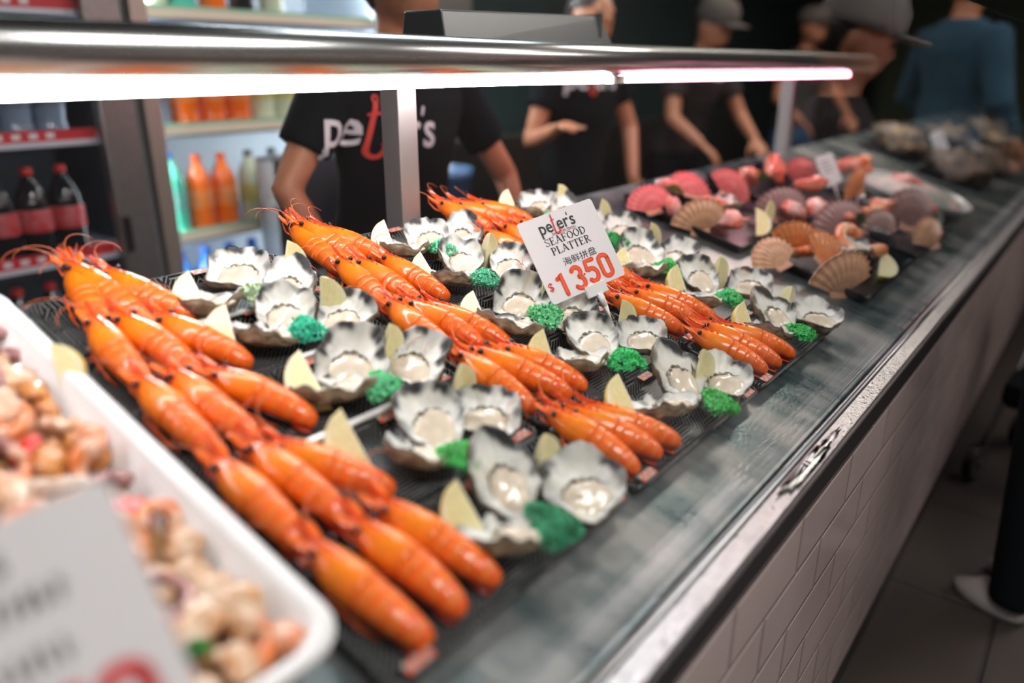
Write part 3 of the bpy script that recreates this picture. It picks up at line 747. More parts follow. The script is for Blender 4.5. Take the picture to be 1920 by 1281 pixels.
b = MB(); b.tube([(.078, -.010, 0), (.079, -.030, -.001)], [.0055, .0045], 10); b.tube([(.079, -.030, -.001), (.081, -.056, -.006)], [.004, .0012], 8); b.build('stake', WHITEPL, t)

# large blurred sign on the white tub
def big_sign():
    TR = EYE + ray(196, 890) / fwd.dot(ray(196, 890)) * .375
    W, H = .150, .138
    m0 = frame(Vector((0, 0, 0)), sx_, su)
    org = TR - (m0.to_3x3() @ Vector((W, H, 0)))
    m0.translation = org
    t = thing('price_sign', 'large white price card at bottom left in front of the tub', 'price sign', m0)
    card(W, H, t); k = H / .124
    A, R_, lw = logo(.026 * k); s = .052 * k / lw
    flat(A, .036 * k, .101 * k, CZ, 'logo_letters', INK, t, s); flat(R_, .036 * k, .101 * k, CZ + .0003, 'logo_hook', REDINK, t, s)
    # two lines of dark lettering, too blurred in the photo to read: worn strokes only
    rr_ = random.Random(3)
    for (yy, xx, wd) in ((.082, .030, .080), (.058, .030, .078)):
        b = MB(); x = 0
        while x < wd:
            stroke(b, [(x, .001), (x + rr_.uniform(-.001, .002), .010)], .0024); 
            if rr_.random() < .6: stroke(b, [(x, rr_.choice((.001, .005, .010))), (x + .004, rr_.choice((.001, .005, .010)))], .0014)
            x += .0066
        flat(b, xx * k, yy * k, CZ, 'blurred_wording', INK, t)
    for ch, x, y, hh in (('5', .074, .0085, .036), ('0', .100, .0080, .036)):
        b = MB()
        for st_ in DIG[ch]: stroke(b, [(p[0] * hh * .95, p[1] * hh) for p in st_], .0076)
        flat(b, x * k, y * k, CZ + .0002, 'digit', REDINK, t, k)
    b = MB(); b.box(.058, .094, -.012, .006, -.0035, .0035); b.build('clip', WHITEPL, t, False, .0015)
    b = MB(); b.tube([(.078, -.010, 0), (.079, -.045, -.004), (.081, -.075, -.012)], [.0055, .004, .0015], 10); b.build('stake', WHITEPL, t)
big_sign()

# ------------------------------------------------------------------ white tub of mixed seafood
t = thing('seafood_tub', 'deep white plastic tub of mixed seafood at the left end of the display', 'tub', DECK @ Matrix.Translation((-.13, .238, .001)))
b = MB(); W, H = .395, .575
b.rings([rrect(.018, W - .018, .018, H - .018, .02, 0), rrect(.004, W - .004, .004, H - .004, .030, .050), rrect(0, W, 0, H, .032, .0505), rrect(0, W, 0, H, .032, .0545), rrect(.010, W - .010, .010, H - .010, .028, .0555), rrect(.014, W - .014, .014, H - .014, .026, .052), rrect(.030, W - .030, .030, H - .030, .02, .004)])
link('body', b.mesh('body'), WHITEPL, t); 
MB().box(.03, W - .03, .03, H - .03, .004, .022).build('dressing_liquid', mat('dressing', (.45, .26, .12), .2, coat=.5, noise_amt=.3), t, False)
def blob(seed, r, amp=.2):
    b = MB(); R = []; n = 14
    for j in range(1, 9):
        a = PI * j / 9; R.append([])
        for k in range(n):
            q = 2 * PI * k / n; d = Vector((math.sin(a) * math.cos(q), math.sin(a) * math.sin(q), -math.cos(a)))
            R[-1].append(Vector((d.x * r[0], d.y * r[1], d.z * r[2])) * (1 + amp * fbm(d + Vector((seed, 0, 0)), 1.6)))
    return b.rings(R)
def curl(seed, R0, r0):
    b = MB(); P = [(R0 * math.cos(a), R0 * math.sin(a), .002 * math.sin(a * 2)) for a in [(-.2 + 4.0 * i / 15) for i in range(16)]]
    return b.tube(P, [r0 * (1 - .55 * i / 15) * (1 + .10 * (i % 3 == 0)) for i in range(16)], 10)
MK = [
 ('scallop_meat', 'plump cream scallop meat in the white tub', 'scallop meat', blob(1, (.014, .011, .007), .55).mesh('m'), mat('cream_flesh', (.70, .54, .40), .3, coat=.4, sss=.2, col2=(.55, .27, .11), noise_scale=70), 5),
 ('prawn_meat', 'curled orange banded prawn in the white tub', 'prawn meat', curl(1, .012, .0075).mesh('m'), mat('peeled_prawn', (.74, .50, .36), .3, coat=.4, col2=(.72, .20, .05), noise_scale=70), 4),
 ('mussel_meat', 'orange brown mussel meat in the white tub', 'mussel meat', blob(4, (.015, .009, .008), .4).mesh('m'), mat('mussel_flesh', (.66, .27, .06), .3, coat=.4, col2=(.35, .12, .05), noise_scale=60), 4),
 ('octopus_piece', 'purple brown octopus piece in the white tub', 'octopus piece', curl(2, .014, .006).mesh('m'), mat('octopus', (.20, .07, .07), .3, coat=.4, col2=(.45, .22, .2), noise_scale=90), 2),
 ('squid_ring', 'white squid ring in the white tub', 'squid ring', MB().tube([(.012 * math.cos(a), .012 * math.sin(a), 0) for a in [2 * PI * i / 20 for i in range(21)]], .004, 8).mesh('m'), mat('squid', (.74, .66, .58), .3, coat=.4, col2=(.6, .42, .3), noise_scale=60), 1),
 ('pepper_piece', 'red capsicum piece in the white tub', 'capsicum piece', blob(6, (.013, .010, .004), .3).mesh('m'), mat('red_pepper', (.62, .035, .02), .25, coat=.4), 1),
 ('herb_sprig', 'small green herb sprig in the white tub', 'herb', PM[0], None, 1)]
bag = [i for i, k in enumerate(MK) for _ in range(k[5])]
rd = random.Random(11); first = set()
for iy in range(20):
    for ix in range(8):
        x = .008 + ix * .0305 + rd.uniform(-.009, .009); y = .270 + iy * .0260 + rd.uniform(-.009, .009)
        if x > .232 or y > .785: continue
        i = rd.choice(bag); nm, lab, cat, me, mm, _ = MK[i]
        o = link(nm, me, mm if mm else PARSLEY); o.color = (.05, .35, .06, 1)
        s = rd.uniform(1.1, 1.65) * (.4 if i == 6 else 1)
        o.matrix_world = dm(x, y, .034 + rd.uniform(-.003, .006) + .008 * math.sin(PI * ix / 8), rd.uniform(-.6, .6), rd.uniform(-.6, .6), rd.uniform(0, 6.3), s)
        zn = ['at the front end', 'towards the front', 'in the middle', 'towards the rear', 'at the rear end'][min(4, int((y - .26) / .105))] + [' by the left', ' along the centre', ' by the right wall'][min(2, int(x / .08))]
        tag(o, lab.replace('in the white tub', 'in the white tub, ' + zn), cat, nm.replace('_', ' ') + 's in the white tub ' + zn)
place_lemon(0, (105, 700), .052, (.1, .6, .7), (1, -.2, .2), .9, 'lemon wedge in the white tub of mixed seafood', None)
def blue_lid():
    p = deck(2, 560, .03); o = MB().ball((0, 0, 0), (.02, .02, .035), 16, 10).build('blue_cap', mat('blue_plastic', (.02, .25, .45), .3)); o.matrix_world = dm(p.x - .012, .86, .03)
    o.name = 'bottle_cap'; tag(o, 'blue plastic cap behind the far corner of the white tub', 'cap')

# ------------------------------------------------------------------ water on the ledge
WATER = pane_mat('water', 1.33, (.93, .94, .94), .02)
def puddle(px, length, width, lab, seed):
    d = ray(*px); P = EYE + d * (-.455 / d.z); b = MB(); R = []; n = 60
    for f, h in ((1, 0), (.97, .0006), (.9, .0010), (.6, .0013), (.2, .0014)):
        R.append([])
        for k in range(n):
            a = 2 * PI * k / n; w1 = 1 + .28 * fbm((math.cos(a) * 3, math.sin(a) * 3, seed), 2) + .08 * math.sin(9 * a)
            R[-1].append((math.cos(a) * length * f * w1, max(-.011, min(.009, math.sin(a) * width * w1)) * f, h))
    o = b.rings(R).build('water_puddle', mat('water_surface', (.75, .74, .75), .05, 0, trans=1)); o.location = (P.x, .2195, Z - .4549)
    tag(o, lab, 'water')
puddle((1475, 868), .085, .013, 'long puddle of clear water on the wet steel ledge', 3)
puddle((1520, 820), .05, .006, 'smaller smear of water further along the steel ledge', 8)
b = MB(); rd = random.Random(2)
for i in range(260):
    x = .35 + rd.random() ** 1.3 * 1.5; y = .2095 + rd.random() * .021; r = rd.uniform(.0006, .0019)
    b.ball((x, y, Z - .455), (r * rd.uniform(1, 1.8), r, r * .6), 8, 5)
tag(b.build('water_droplets', mat('water_surface', (1, 1, 1))), 'scattered water droplets along the wet steel ledge', 'water', kind='stuff')

# ------------------------------------------------------------------ scallop platters on the right
def make_scallop(seed, pal):
    root = thing('scallop_shell', 'x', 'scallop shell'); V = []; F = []; C = []; NA, NR = 61, 10
    R0 = .042; sp = math.radians(66)
    for side in (0, 1):
        for j in range(NR + 1):
            u = j / NR
            for k in range(NA):
                a = -sp + 2 * sp * k / (NA - 1); rib = math.cos(k * 2 * PI / 5)
                r = R0 * (.06 + .94 * u) * (1 - .10 * (a / sp) ** 4) * (1 + .022 * rib * u)
                wide = 1.12
                z = .016 * math.sin(PI * min(1, u * .62 + .05)) * math.cos(a / sp * PI / 2 * .92) + .0013 * rib * u - (.0012 if side else 0)
                V.append((r * math.sin(a) * wide, r * math.cos(a), z))
                band = .5 + .5 * math.sin(u * 21 + seed)
                base = mixc(pal[0], pal[1], min(1, max(0, .45 * band + .35 * rib + .2)))
                C.append(base if not side else pal[2])
        b0 = side * (NR + 1) * NA
        for j in range(NR):
            for k in range(NA - 1):
                q = b0 + j * NA + k; f = (q, q + 1, q + NA + 1, q + NA); F.append(f if side else f[::-1])
    n = (NR + 1) * NA
    for k in range(NA - 1): a = NR * NA + k; F.append((a, a + 1, n + a + 1, n + a))
    o1 = link('fan', mesh('fan', V, F, True, C), mat('scallop_shell', (1, 1, 1), .45, attr='Col', bump=.2, coat=.2), root)
    ea = MB(); ea.box(-.013, .013, -.004, .005, .0005, .003); o2 = ea.build('hinge', mat('hinge_shell', (.55, .3, .2), .5), root, False, .001)
    reg(root, o1, o2); return root
TANP = [(.74, .46, .28), (.50, .20, .10), (.7, .55, .45)]; PINKP = [(.80, .22, .20), (.55, .05, .06), (.85, .50, .48)]; PURP = [(.30, .18, .18), (.50, .30, .26), (.6, .45, .42)]; ORP = [(.80, .30, .10), (.6, .16, .05), (.85, .55, .4)]
SS = [make_scallop(1, TANP), make_scallop(2, PINKP), make_scallop(3, PURP), make_scallop(4, ORP)]; sused = set()
def place_shell(i, px, h, rx, ry, rz, s, lab):       # rx: how upright, ry: turn left/right, rz: roll
    p = deck(*px, h); o = SS[i] if i not in sused else copy_tree(SS[i]); sused.add(i)
    m_ = Matrix.Rotation(-.6 + ry, 4, 'Z') @ Matrix.Rotation(rx, 4, 'X') @ Matrix.Rotation(rz, 4, 'Z')
    o.matrix_world = DECK @ Matrix.Translation(p) @ m_ @ Matrix.Scale(s * 1.18, 4) @ Matrix.Translation((0, -.022, 0)); tag(o, lab, 'scallop shell', 'scallop shells on the far platters')
FT = [(1.475, .455, .36, .30, 'black tray of scallop shells behind the oyster platters'), (1.50, .20, .39, .235, 'black tray of scallop shells nearest the front edge'),
      (1.90, .455, .42, .30, 'black tray of red shellfish behind the front scallop tray'), (1.93, .20, .42, .235, 'black tray of dark shells at the far front')]
for x, y, W, H, lab in FT:
    t = thing('platter_tray', lab, 'tray', DECK @ Matrix.Translation((x, y, .001)))
    link('tray_body', tray_mesh(W, H, .018), TRAYEDGE, t)
# i, px, height, rx, ry, rz, scale, label      (rx ~ 1.2 stands a fan upright, its hollow to the back)
for a in [
 (1, (1215, 378), .030, .55, -.3, .5, 1.25, 'pink ribbed scallop shell at the near corner of the rear scallop tray'),
 (0, (1308, 405), .036, 1.05, -.1, .25, 1.45, 'large tan ribbed scallop shell with fan facing out beside the pink one'),
 (1, (1290, 352), .035, .4, .2, -.3, 1.3, 'pink scallop shell at the back of the rear scallop tray'),
 (1, (1368, 350), .040, .8, .1, -.6, 1.35, 'rosy scallop shell behind the parsley of the rear scallop tray'),
 (2, (1462, 382), .045, 1.0, -.2, .2, 1.5, 'mauve brown scallop shell in the middle of the red shellfish tray'),
 (1, (1500, 325), .055, .9, .2, -.3, 1.5, 'tall red scallop shell behind the small white card'),
 (0, (1445, 482), .028, .35, -.5, .9, 1.35, 'flat tan scallop shell on the near edge of the front scallop tray'),
 (3, (1490, 445), .050, 1.15, .0, -.2, 1.35, 'orange ribbed scallop shell standing upright in the front scallop tray'),
 (0, (1572, 512), .040, 1.1, .1, .12, 1.75, 'biggest pale ribbed scallop shell at the front corner of the front scallop tray'),
 (3, (1545, 475), .045, .8, .3, -.9, 1.3, 'red and orange scallop shell leaning inside the front scallop tray'),
 (2, (1565, 415), .040, .8, -.3, .6, 1.7, 'mauve scallop shell lying between the two far trays'),
 (2, (1640, 428), .040, .8, .1, .2, 1.6, 'dark purple scallop shell at the right of the far front tray'),
 (0, (1735, 440), .030, .6, .1, .3, 1.5, 'small pale scallop shell beyond the far front tray'),
 (3, (1600, 345), .050, .9, .1, .7, 1.4, 'orange scallop shell right of the small white card'),
 (2, (1700, 395), .050, .9, .1, -.2, 2.0, 'large greyish purple shell near the far pale dish')]: place_shell(*a)
CH = [('lobster_claw', 'claw', blob(12, (.026, .014, .012), .5).mesh('m'), mat('lobster_red', (.72, .085, .035), .3, coat=.5, col2=(.82, .33, .22), noise_scale=50)),
      ('crab_meat', 'crab meat', blob(17, (.018, .013, .010), .5).mesh('m'), mat('pink_flesh', (.82, .50, .46), .4, coat=.3, col2=(.75, .16, .10), noise_scale=45)),
      ('prawn_meat', 'prawn meat', curl(5, .020, .011).mesh('m'), mat('orange_flesh', (.80, .17, .04), .25, coat=.5, col2=(.85, .42, .22), noise_scale=60)),
      ('mussel', 'mussel', blob(21, (.024, .012, .009), .15).mesh('m'), mat('mussel_shell', (.025, .02, .025), .2, coat=.5))]
for i, px, h, s, lab in [
 (1, (1262, 385), .045, 1.2, 'pink flesh between the pink and tan scallop shells'), (0, (1340, 385), .040, 1.1, 'small red claw beside the tan scallop shell'),
 (1, (1372, 412), .040, 1.5, 'pale pink flesh by the lemon wedge of the rear scallop tray'), (1, (1255, 350), .050, 1.4, 'rosy flesh behind the first pink scallop shell'),
 (0, (1405, 330), .060, 1.6, 'spiny red claw raised behind the parsley'), (1, (1490, 395), .045, 1.7, 'white and pink flesh right of the mauve shell'),
 (0, (1455, 315), .070, 1.5, 'red claw standing tallest at the back of the tray'), (1, (1535, 390), .050, 1.7, 'pale flesh below the small white card'),
 (2, (1598, 452), .050, 1.3, 'curled orange prawn in the front scallop tray'), (2, (1630, 470), .040, 1.1, 'small pink curled prawn beside the oyster of the front scallop tray'),
 (0, (1585, 405), .055, 1.2, 'red claw left of the dark parsley'), (2, (1630, 395), .055, 1.3, 'curled orange prawn over the dark mussel'), (3, (1620, 380), .050, 1.6, 'dark brown mussel among the red shellfish'),
 (3, (1655, 445), .040, 1.5, 'black mussel at the right edge of the front scallop tray'), (0, (1650, 385), .055, 1.2, 'red brown claw at the right of the red shellfish tray'),
 (2, (1525, 470), .045, 1.2, 'orange prawn meat inside the leaning red shell'), (0, (1520, 345), .060, 1.3, 'red claw below the tall red shell'), (2, (1625, 310), .060, 1.4, 'orange prawn at the very back beside the card'),
 (0, (1590, 310), .050, 1.5, 'dull red claw behind the small white card'), (1, (1690, 340), .060, 1.9, 'pale pink flesh heaped on the far dish'), (1, (1720, 355), .050, 1.8, 'pinkish flesh at the right of the far dish'),
 (1, (1740, 390), .045, 1.6, 'pink flesh in front of the far dish')]:
    nm, cat, me, mm = CH[i]; p = deck(*px, h); o = link(nm, me, mm)
    o.matrix_world = dm(p.x, p.y, p.z, .5 * math.sin(px[0]), .4 * math.cos(px[0]), px[0] * .7, s * 1.2); tag(o, lab, cat, 'shellfish pieces on the far platters')
place_oyster(3, (1360, 388), .040, -.1, -.1, -.4, 1.05, 'open oyster lying between shells of the rear scallop tray'); place_oyster(1, (1600, 472), .038, 0, -.1, -.6, 1.0, 'open oyster in the front scallop tray beside the orange prawn')
place_lemon(0, (1418, 415), .036, (.7, .5, .5), (.3, -.7, -.6), 1.3, 'lemon wedge at the right of the rear scallop tray'); place_lemon(0, (1650, 492), .030, (.9, .3, .3), (.3, -.7, -.6), 1.5, 'lemon wedge at the right front corner of the front scallop tray')
place_lemon(1, (1435, 402), .045, (.2, .1, 1), (1, 0, 0), 1.1, 'small lemon wedge upright beside the rear scallop tray lemon')
place_parsley((1265, 358), .055, .9, (.20, .20, .04), 'olive green parsley above the tan scallop shell'); place_parsley((1425, 332), .062, 1.1, (.12, .17, .03), 'olive parsley beside the raised red claw')
place_parsley((1530, 448), .05, 1.1, (.06, .26, .10), 'green parsley in the front scallop tray'); place_parsley((1612, 410), .062, .85, (.03, .10, .02), 'dark green parsley in the middle of the red shellfish')
# small and far signs, far dish
def small_sign(px, dep, W, H, lab, roll):
    P = EYE + ray(*px) / fwd.dot(ray(*px)) * dep
    m0 = frame(P, Vector((.90, -.42, roll)), Vector((.1, .4, .9))); t = thing('price_sign', lab, 'price sign', m0)
    card(W, H, t).location = (-W / 2, -H / 2, 0)
    b = MB(); rr_ = random.Random(4)
    for q in range(4):
        stroke(b, [(-W * .3, H * (.3 - q * .12)), (W * rr_.uniform(.1, .3), H * (.3 - q * .12))], .003)
    flat(b, 0, 0, CZ, 'wording', mat('faint_ink', (.25, .25, .26), .5), t)
    MB().tube([(0, -H / 2 + .01, -.003), (.004, -H / 2 - .06, -.01)], [.004, .002], 8).build('stake', WHITEPL, t)
small_sign((1555, 318), 2.05, .062, .085, 'small white card on a stake among the red shellfish', .25)
small_sign((1770, 285), 2.9, .07, .17, 'narrow grey card on a stake at the far end of the display', .25)
p = deck(1700, 375, .01); t = thing('serving_dish', 'pale round dish of pink seafood beyond the scallop trays', 'dish', dm(p.x, min(p.y, .62), 0))
MB().lathe([(.09, 0), (.17, .045), (.175, .047), (.168, .044), (.09, .006)], 36).build('bowl', WHITEPL, t)
MB().ball((0, 0, .035), (.15, .15, .035), 24, 10).build('filling', mat('pale_filling', (.66, .50, .46), .5, col2=(.22, .28, .24), noise_scale=14), t)
for q, (x, y) in enumerate([(3.30, .36), (3.45, .62), (3.75, .36), (4.1, .55), (4.5, .36), (4.9, .5)]):
    t = thing('seafood_mound', ['brown grey mound of shellfish past the pale dish', 'tan mound of shellfish, second past the pale dish', 'brown mound of shellfish, third past the pale dish', 'fourth mound of shellfish past the pale dish', 'fifth mound of shellfish past the pale dish', 'last mound of shellfish at the far end of the counter'][q], 'shellfish', dm(x, y, 0))
    MB().box(-.15, .15, -.11, .11, 0, .02).build('tray', TRAYEDGE, t, False, .004)
    bb = blob(40 + q, (.13, .10, .05), .8); bb.build('shellfish_heap', mat('heap%d' % q, [(.30, .20, .13), (.42, .28, .16), (.3, .22, .16)][q % 3], .5, col2=(.12, .10, .10), noise_scale=25), t).location = (0, 0, .04)

# ------------------------------------------------------------------ drink fridges
FRY = 2.42
def prep_label(nm, body, capc, labc, clear=False):
    root = thing('drink_bottle', 'x', 'bottle')
    bm_ = mat('bottle_' + nm, body, .12, coat=.6)
    o1 = MB().lathe([(.022, 0), (.037, .004), (.042, .018), (.042, .032), (.039, .05), (.042, .07), (.042, .150), (.040, .172), (.030, .200), (.016, .222), (.013, .235)], 24).build('body', bm_, root)
    o2 = MB().lathe([(.015, .232), (.0155, .234), (.0155, .250), (.014, .252)], 20).build('cap', mat('cap_' + nm, capc, .4), root)
    o3 = MB().lathe([(.0426, .082), (.0428, .083), (.0428, .142), (.0426, .143)], 24).build('wrap_label', mat('lab_' + nm, labc, .4, col2=tuple(min(1, c * .8 + .12) for c in labc), noise_scale=30), root)
    reg(root, o1, o2, o3); return root
BT = {'cola': prep_label('cola', (.008, .010, .014), (.55, .02, .02), (.55, .02, .03)), 'orange': prep_label('orange', (.98, .17, .005), (.85, .10, .02), (.98, .24, .01)),
      'lime': prep_label('lime', (.10, .62, .46), (.02, .12, .35), (.10, .45, .38)), 'lemonade': prep_label('lemonade', (.72, .78, .55), (.1, .12, .14), (.62, .55, .12)),
      'water': prep_label('water', (.03, .26, .80), (.03, .15, .6), (.01, .17, .75)), 'clear': prep_label('clear', (.20, .27, .36), (.1, .15, .3), (.1, .13, .2))}
bused = set()
def bottle(k, x, y, z, lab, s=1.0):
    o = BT[k] if k not in bused else copy_tree(BT[k]); bused.add(k)
    o.matrix_world = Matrix.Translation((x, y, z)) @ Matrix.Rotation(x * 9, 4, 'Z') @ Matrix.Scale(s, 4); tag(o, lab, 'bottle', 'bottles in the drinks fridges')
FRAME = mat('fridge_frame', (.36, .34, .32), .35, .8, noise_amt=.1); FRAMEW = mat('fridge_frame_warm', (.50, .42, .36), .4, .7)
SH = [Z - .90, Z - .555, Z - .205, Z + .150, Z + .50]
def fridge(x0, x1, lab, inner, strips, glow):
    t = thing('drinks_fridge', lab, 'fridge', loc=(0, FRY, 0)); g = .05
    b = MB(); b.box(x0, x1, .55, .60, .05, 2.05); b.box(x0, x0 + .03, .02, .55, .05, 2.05); b.box(x1 - .03, x1, .02, .55, .05, 2.05); b.box(x0, x1, .02, .55, .0, .12); b.box(x0, x1, .02, .6, 1.98, 2.05)
    b.build('cabinet', inner, t, False)
    MB().box(x0, x0 + .055, -.02, .02, .05, 2.0).build('door_frame', FRAMEW, t, False, .004)
    MB().box(x1 - .11, x1, -.03, .02, .05, 2.0).build('door_frame', FRAME, t, False, .006)
    MB().box(x0 + .055, x1 - .11, -.004, .004, .05, 2.0).build('door_glass', pane_mat('fridge_glass', 1.3), t, False)
    MB().box(x1 - .10, x1 - .085, -.055, -.02, Z - .55, Z - .44).build('handle', BLACKTRIM, t, False, .003)
    for i, z in enumerate(SH):
        s_ = MB().box(x0 + .035, x1 - .035, .03, .54, z - .022, z).build('shelf', mat('shelf_grey', (.22, .27, .36), .5), t, False)
        c1, c2 = strips[i % len(strips)]
        gr = c1[0] != 'red'
        MB().box(x0 + .056, x1 - .111, .022, .0295, z + .016 if gr else z - .008, z + .026).build('price_strip', mat('strip_%s%d' % (c1[0], i), c1[1], .5), s_, False)
        MB().box(x0 + .056, x1 - .111, .018, .0215, z - .012 if gr else z - .020, z + .0155 if gr else z - .004).build('strip_edge', mat('edge_%s' % c2[0], c2[1], .5), s_, False)
        if c1[0] == 'red':
            b = MB(); rr_ = random.Random(i + 7)
            for q in range(7):
                xx = x1 - .52 + q * .045; b.box(xx, xx + .022, .0205, .0216, z + .004, z + .019)
            b.build('strip_print', mat('strip_white', (.8, .75, .75), .5), s_, False)
    MB().box(x1 - .06, x1 - .045, .04, .055, .2, 1.95).build('light_tube', emis('fridge_tube%d' % glow, (.88, .95, 1), glow), t, False)
    MB().box(x0 + .035, x0 + .045, .04, .055, .2, 1.95).build('light_tube', emis('fridge_tube%d' % glow, (.88, .95, 1), glow), t, False)
    MB().box(x0 + .06, x1 - .12, .10, .5, 1.965, 1.98).build('light_tube', emis('fridge_top%d' % glow, (.88, .95, 1), glow), t, False)
fridge(.18, 1.185, 'left drinks fridge with cola bottles and red price strips', mat('fridge_dark', (.03, .045, .06), .6), [(('red', (.62, .03, .04)), ('white', (.62, .62, .68)))], 9)
fridge(1.215, 2.32, 'right drinks fridge with orange and lemonade bottles and striped shelf edges', mat('fridge_white', (.74, .82, .86), .5), [(('green', (.30, .58, .40)), ('cream', (.90, .78, .60)))], 75)
zz = SH[1]
for i in range(8):
    x = .33 + i * .092
    for k, (zz, kd, lb) in enumerate(((SH[1], 'cola', 'middle'), (SH[0], 'cola', 'bottom'))):
        bottle(kd, x, FRY + .075, zz, 'cola bottle, number %s from the right on the %s shelf of the left fridge' % (['eight', 'seven', 'six', 'five', 'four', 'three', 'two', 'one'][i], lb), 1.08)
    bottle('clear', x, FRY + .075, SH[2], 'clear bottle, %s from the right, upper shelf of left fridge' % ['eighth', 'seventh', 'sixth', 'fifth', 'fourth', 'third', 'second', 'first'][i], 1.08)
for k, x, sc_, lab in (('lime', 1.315, 1.12, 'green lime drink bottle with blue cap beside the orange ones'), ('orange', 1.415, 1.05, 'left bottle of orange drink on the middle shelf of the right fridge'), ('orange', 1.51, 1.05, 'right bottle of orange drink on the middle shelf of the right fridge'),
                  ('lemonade', 1.62, 1.05, 'pale lemonade bottle right of the orange drinks'), ('lemonade', 1.72, 1.05, 'pale lemonade bottle second right of the orange drinks'), ('lemonade', 1.82, 1.05, 'pale lemonade bottle third right of the orange drinks'), ('lemonade', 1.92, 1.05, 'pale lemonade bottle fourth right of the orange drinks')):
    bottle(k, x, FRY + .08, SH[1], lab, sc_)
for i in range(7):
    bottle('water', 1.31 + i * .095, FRY + .08, SH[0], 'blue water bottle on the low shelf of the right fridge, %s from the left' % ['first', 'second', 'third', 'fourth', 'fifth', 'sixth', 'last'][i], 1.15)
for i, (k, x) in enumerate((('clear', 1.30), ('orange', 1.40), ('orange', 1.50), ('orange', 1.60), ('lemonade', 1.70), ('lemonade', 1.80))):
    bottle(k, x, FRY + .08, SH[2], ['bluish clear', 'first orange', 'second orange', 'third orange', 'first pale yellow', 'second pale yellow'][i] + ' drink bottle on the upper shelf of the right fridge', 1.1)
for i, (k, x) in enumerate((('lemonade', 1.34), ('lime', 1.44), ('orange', 1.55), ('cola', 1.66), ('lemonade', 1.78))):
    bottle(k, x, FRY + .08, SH[3], ['pale yellow', 'green', 'orange', 'dark', 'last pale yellow'][i] + ' drink bottle on the top shelf of the right fridge', 1.1)
t = tag(MB().box(2.36, 2.9, FRY + .1, FRY + .6, 0, 2.1).build('storage_cabinet', FRAME, None, False, .01), 'plain grey steel cabinet right of the drinks fridges', 'cabinet')

# ------------------------------------------------------------------ people
def ering(c, d, side, rx, ry, n=18):
    d = Vector(d).normalized(); s = (Vector(side) - d * Vector(side).dot(d)).normalized(); f = d.cross(s); c = Vector(c)
    return [c + s * rx * math.cos(2 * PI * k / n) + f * ry * math.sin(2 * PI * k / n) for k in range(n)]
def limb(b, pts, radii, n=14):
    # rounded tube through the joints
    P = []; R = []
    for i in range(len(pts) - 1):
        a, c = Vector(pts[i]), Vector(pts[i + 1])
        for q in range(4): f = q / 4; P.append(a.lerp(c, f)); R.append(radii[i] * (1 - f) + radii[i + 1] * f)
    P.append(Vector(pts[-1])); R.append(radii[-1])
    d0 = (P[1] - P[0]).normalized(); d1 = (P[-1] - P[-2]).normalized()
    P = [P[0] - d0 * R[0] * .7] + P + [P[-1] + d1 * R[-1] * .7]; R = [R[0] * .55] + R + [R[-1] * .5]
    b.tube(P, R, n)
def fuse(o, vox=.010, it=4):
    r = o.modifiers.new('fuse', 'REMESH'); r.mode = 'VOXEL'; r.voxel_size = vox; r.use_smooth_shade = True
    s = o.modifiers.new('soft', 'SMOOTH'); s.factor = .6; s.iterations = it
def hand(b, wr, dr, pal, sz=.075, side=1):
    """palm, four unequal bent fingers and a thumb from the side of the palm"""
    wr = Vector(wr); dr = Vector(dr).normalized(); pal = Vector(pal); pal = (pal - dr * pal.dot(dr)).normalized(); s = dr.cross(pal) * side
    b.rings([ering(wr + dr * sz * f, dr, s, sz * w_, sz * .17, 14) for f, w_ in ((-.15, .26), (.1, .34), (.5, .44), (.85, .44), (.98, .36))])
    for i, (o_, L) in enumerate(((-.33, .78), (-.11, .92), (.11, .85), (.32, .66))):
        p = wr + dr * sz * .9 + s * sz * o_; P = [p]; ang = .25
        for q in range(3): P.append(P[-1] + (dr * math.cos(ang) + pal * math.sin(ang)) * sz * L * (.42, .32, .26)[q]); ang += .45
        b.tube(P, [sz * .105, sz * .1, sz * .088, sz * .06], 8)
    p = wr + dr * sz * .2 - s * sz * .32
    b.tube([p, p + (dr * .6 - s * .7) * sz * .38, p + (dr * 1.1 - s * .8 + pal * .3) * sz * .62, p + (dr * 1.5 - s * .65 + pal * .4) * sz * .72], [sz * .13, sz * .12, sz * .10, sz * .065], 8)
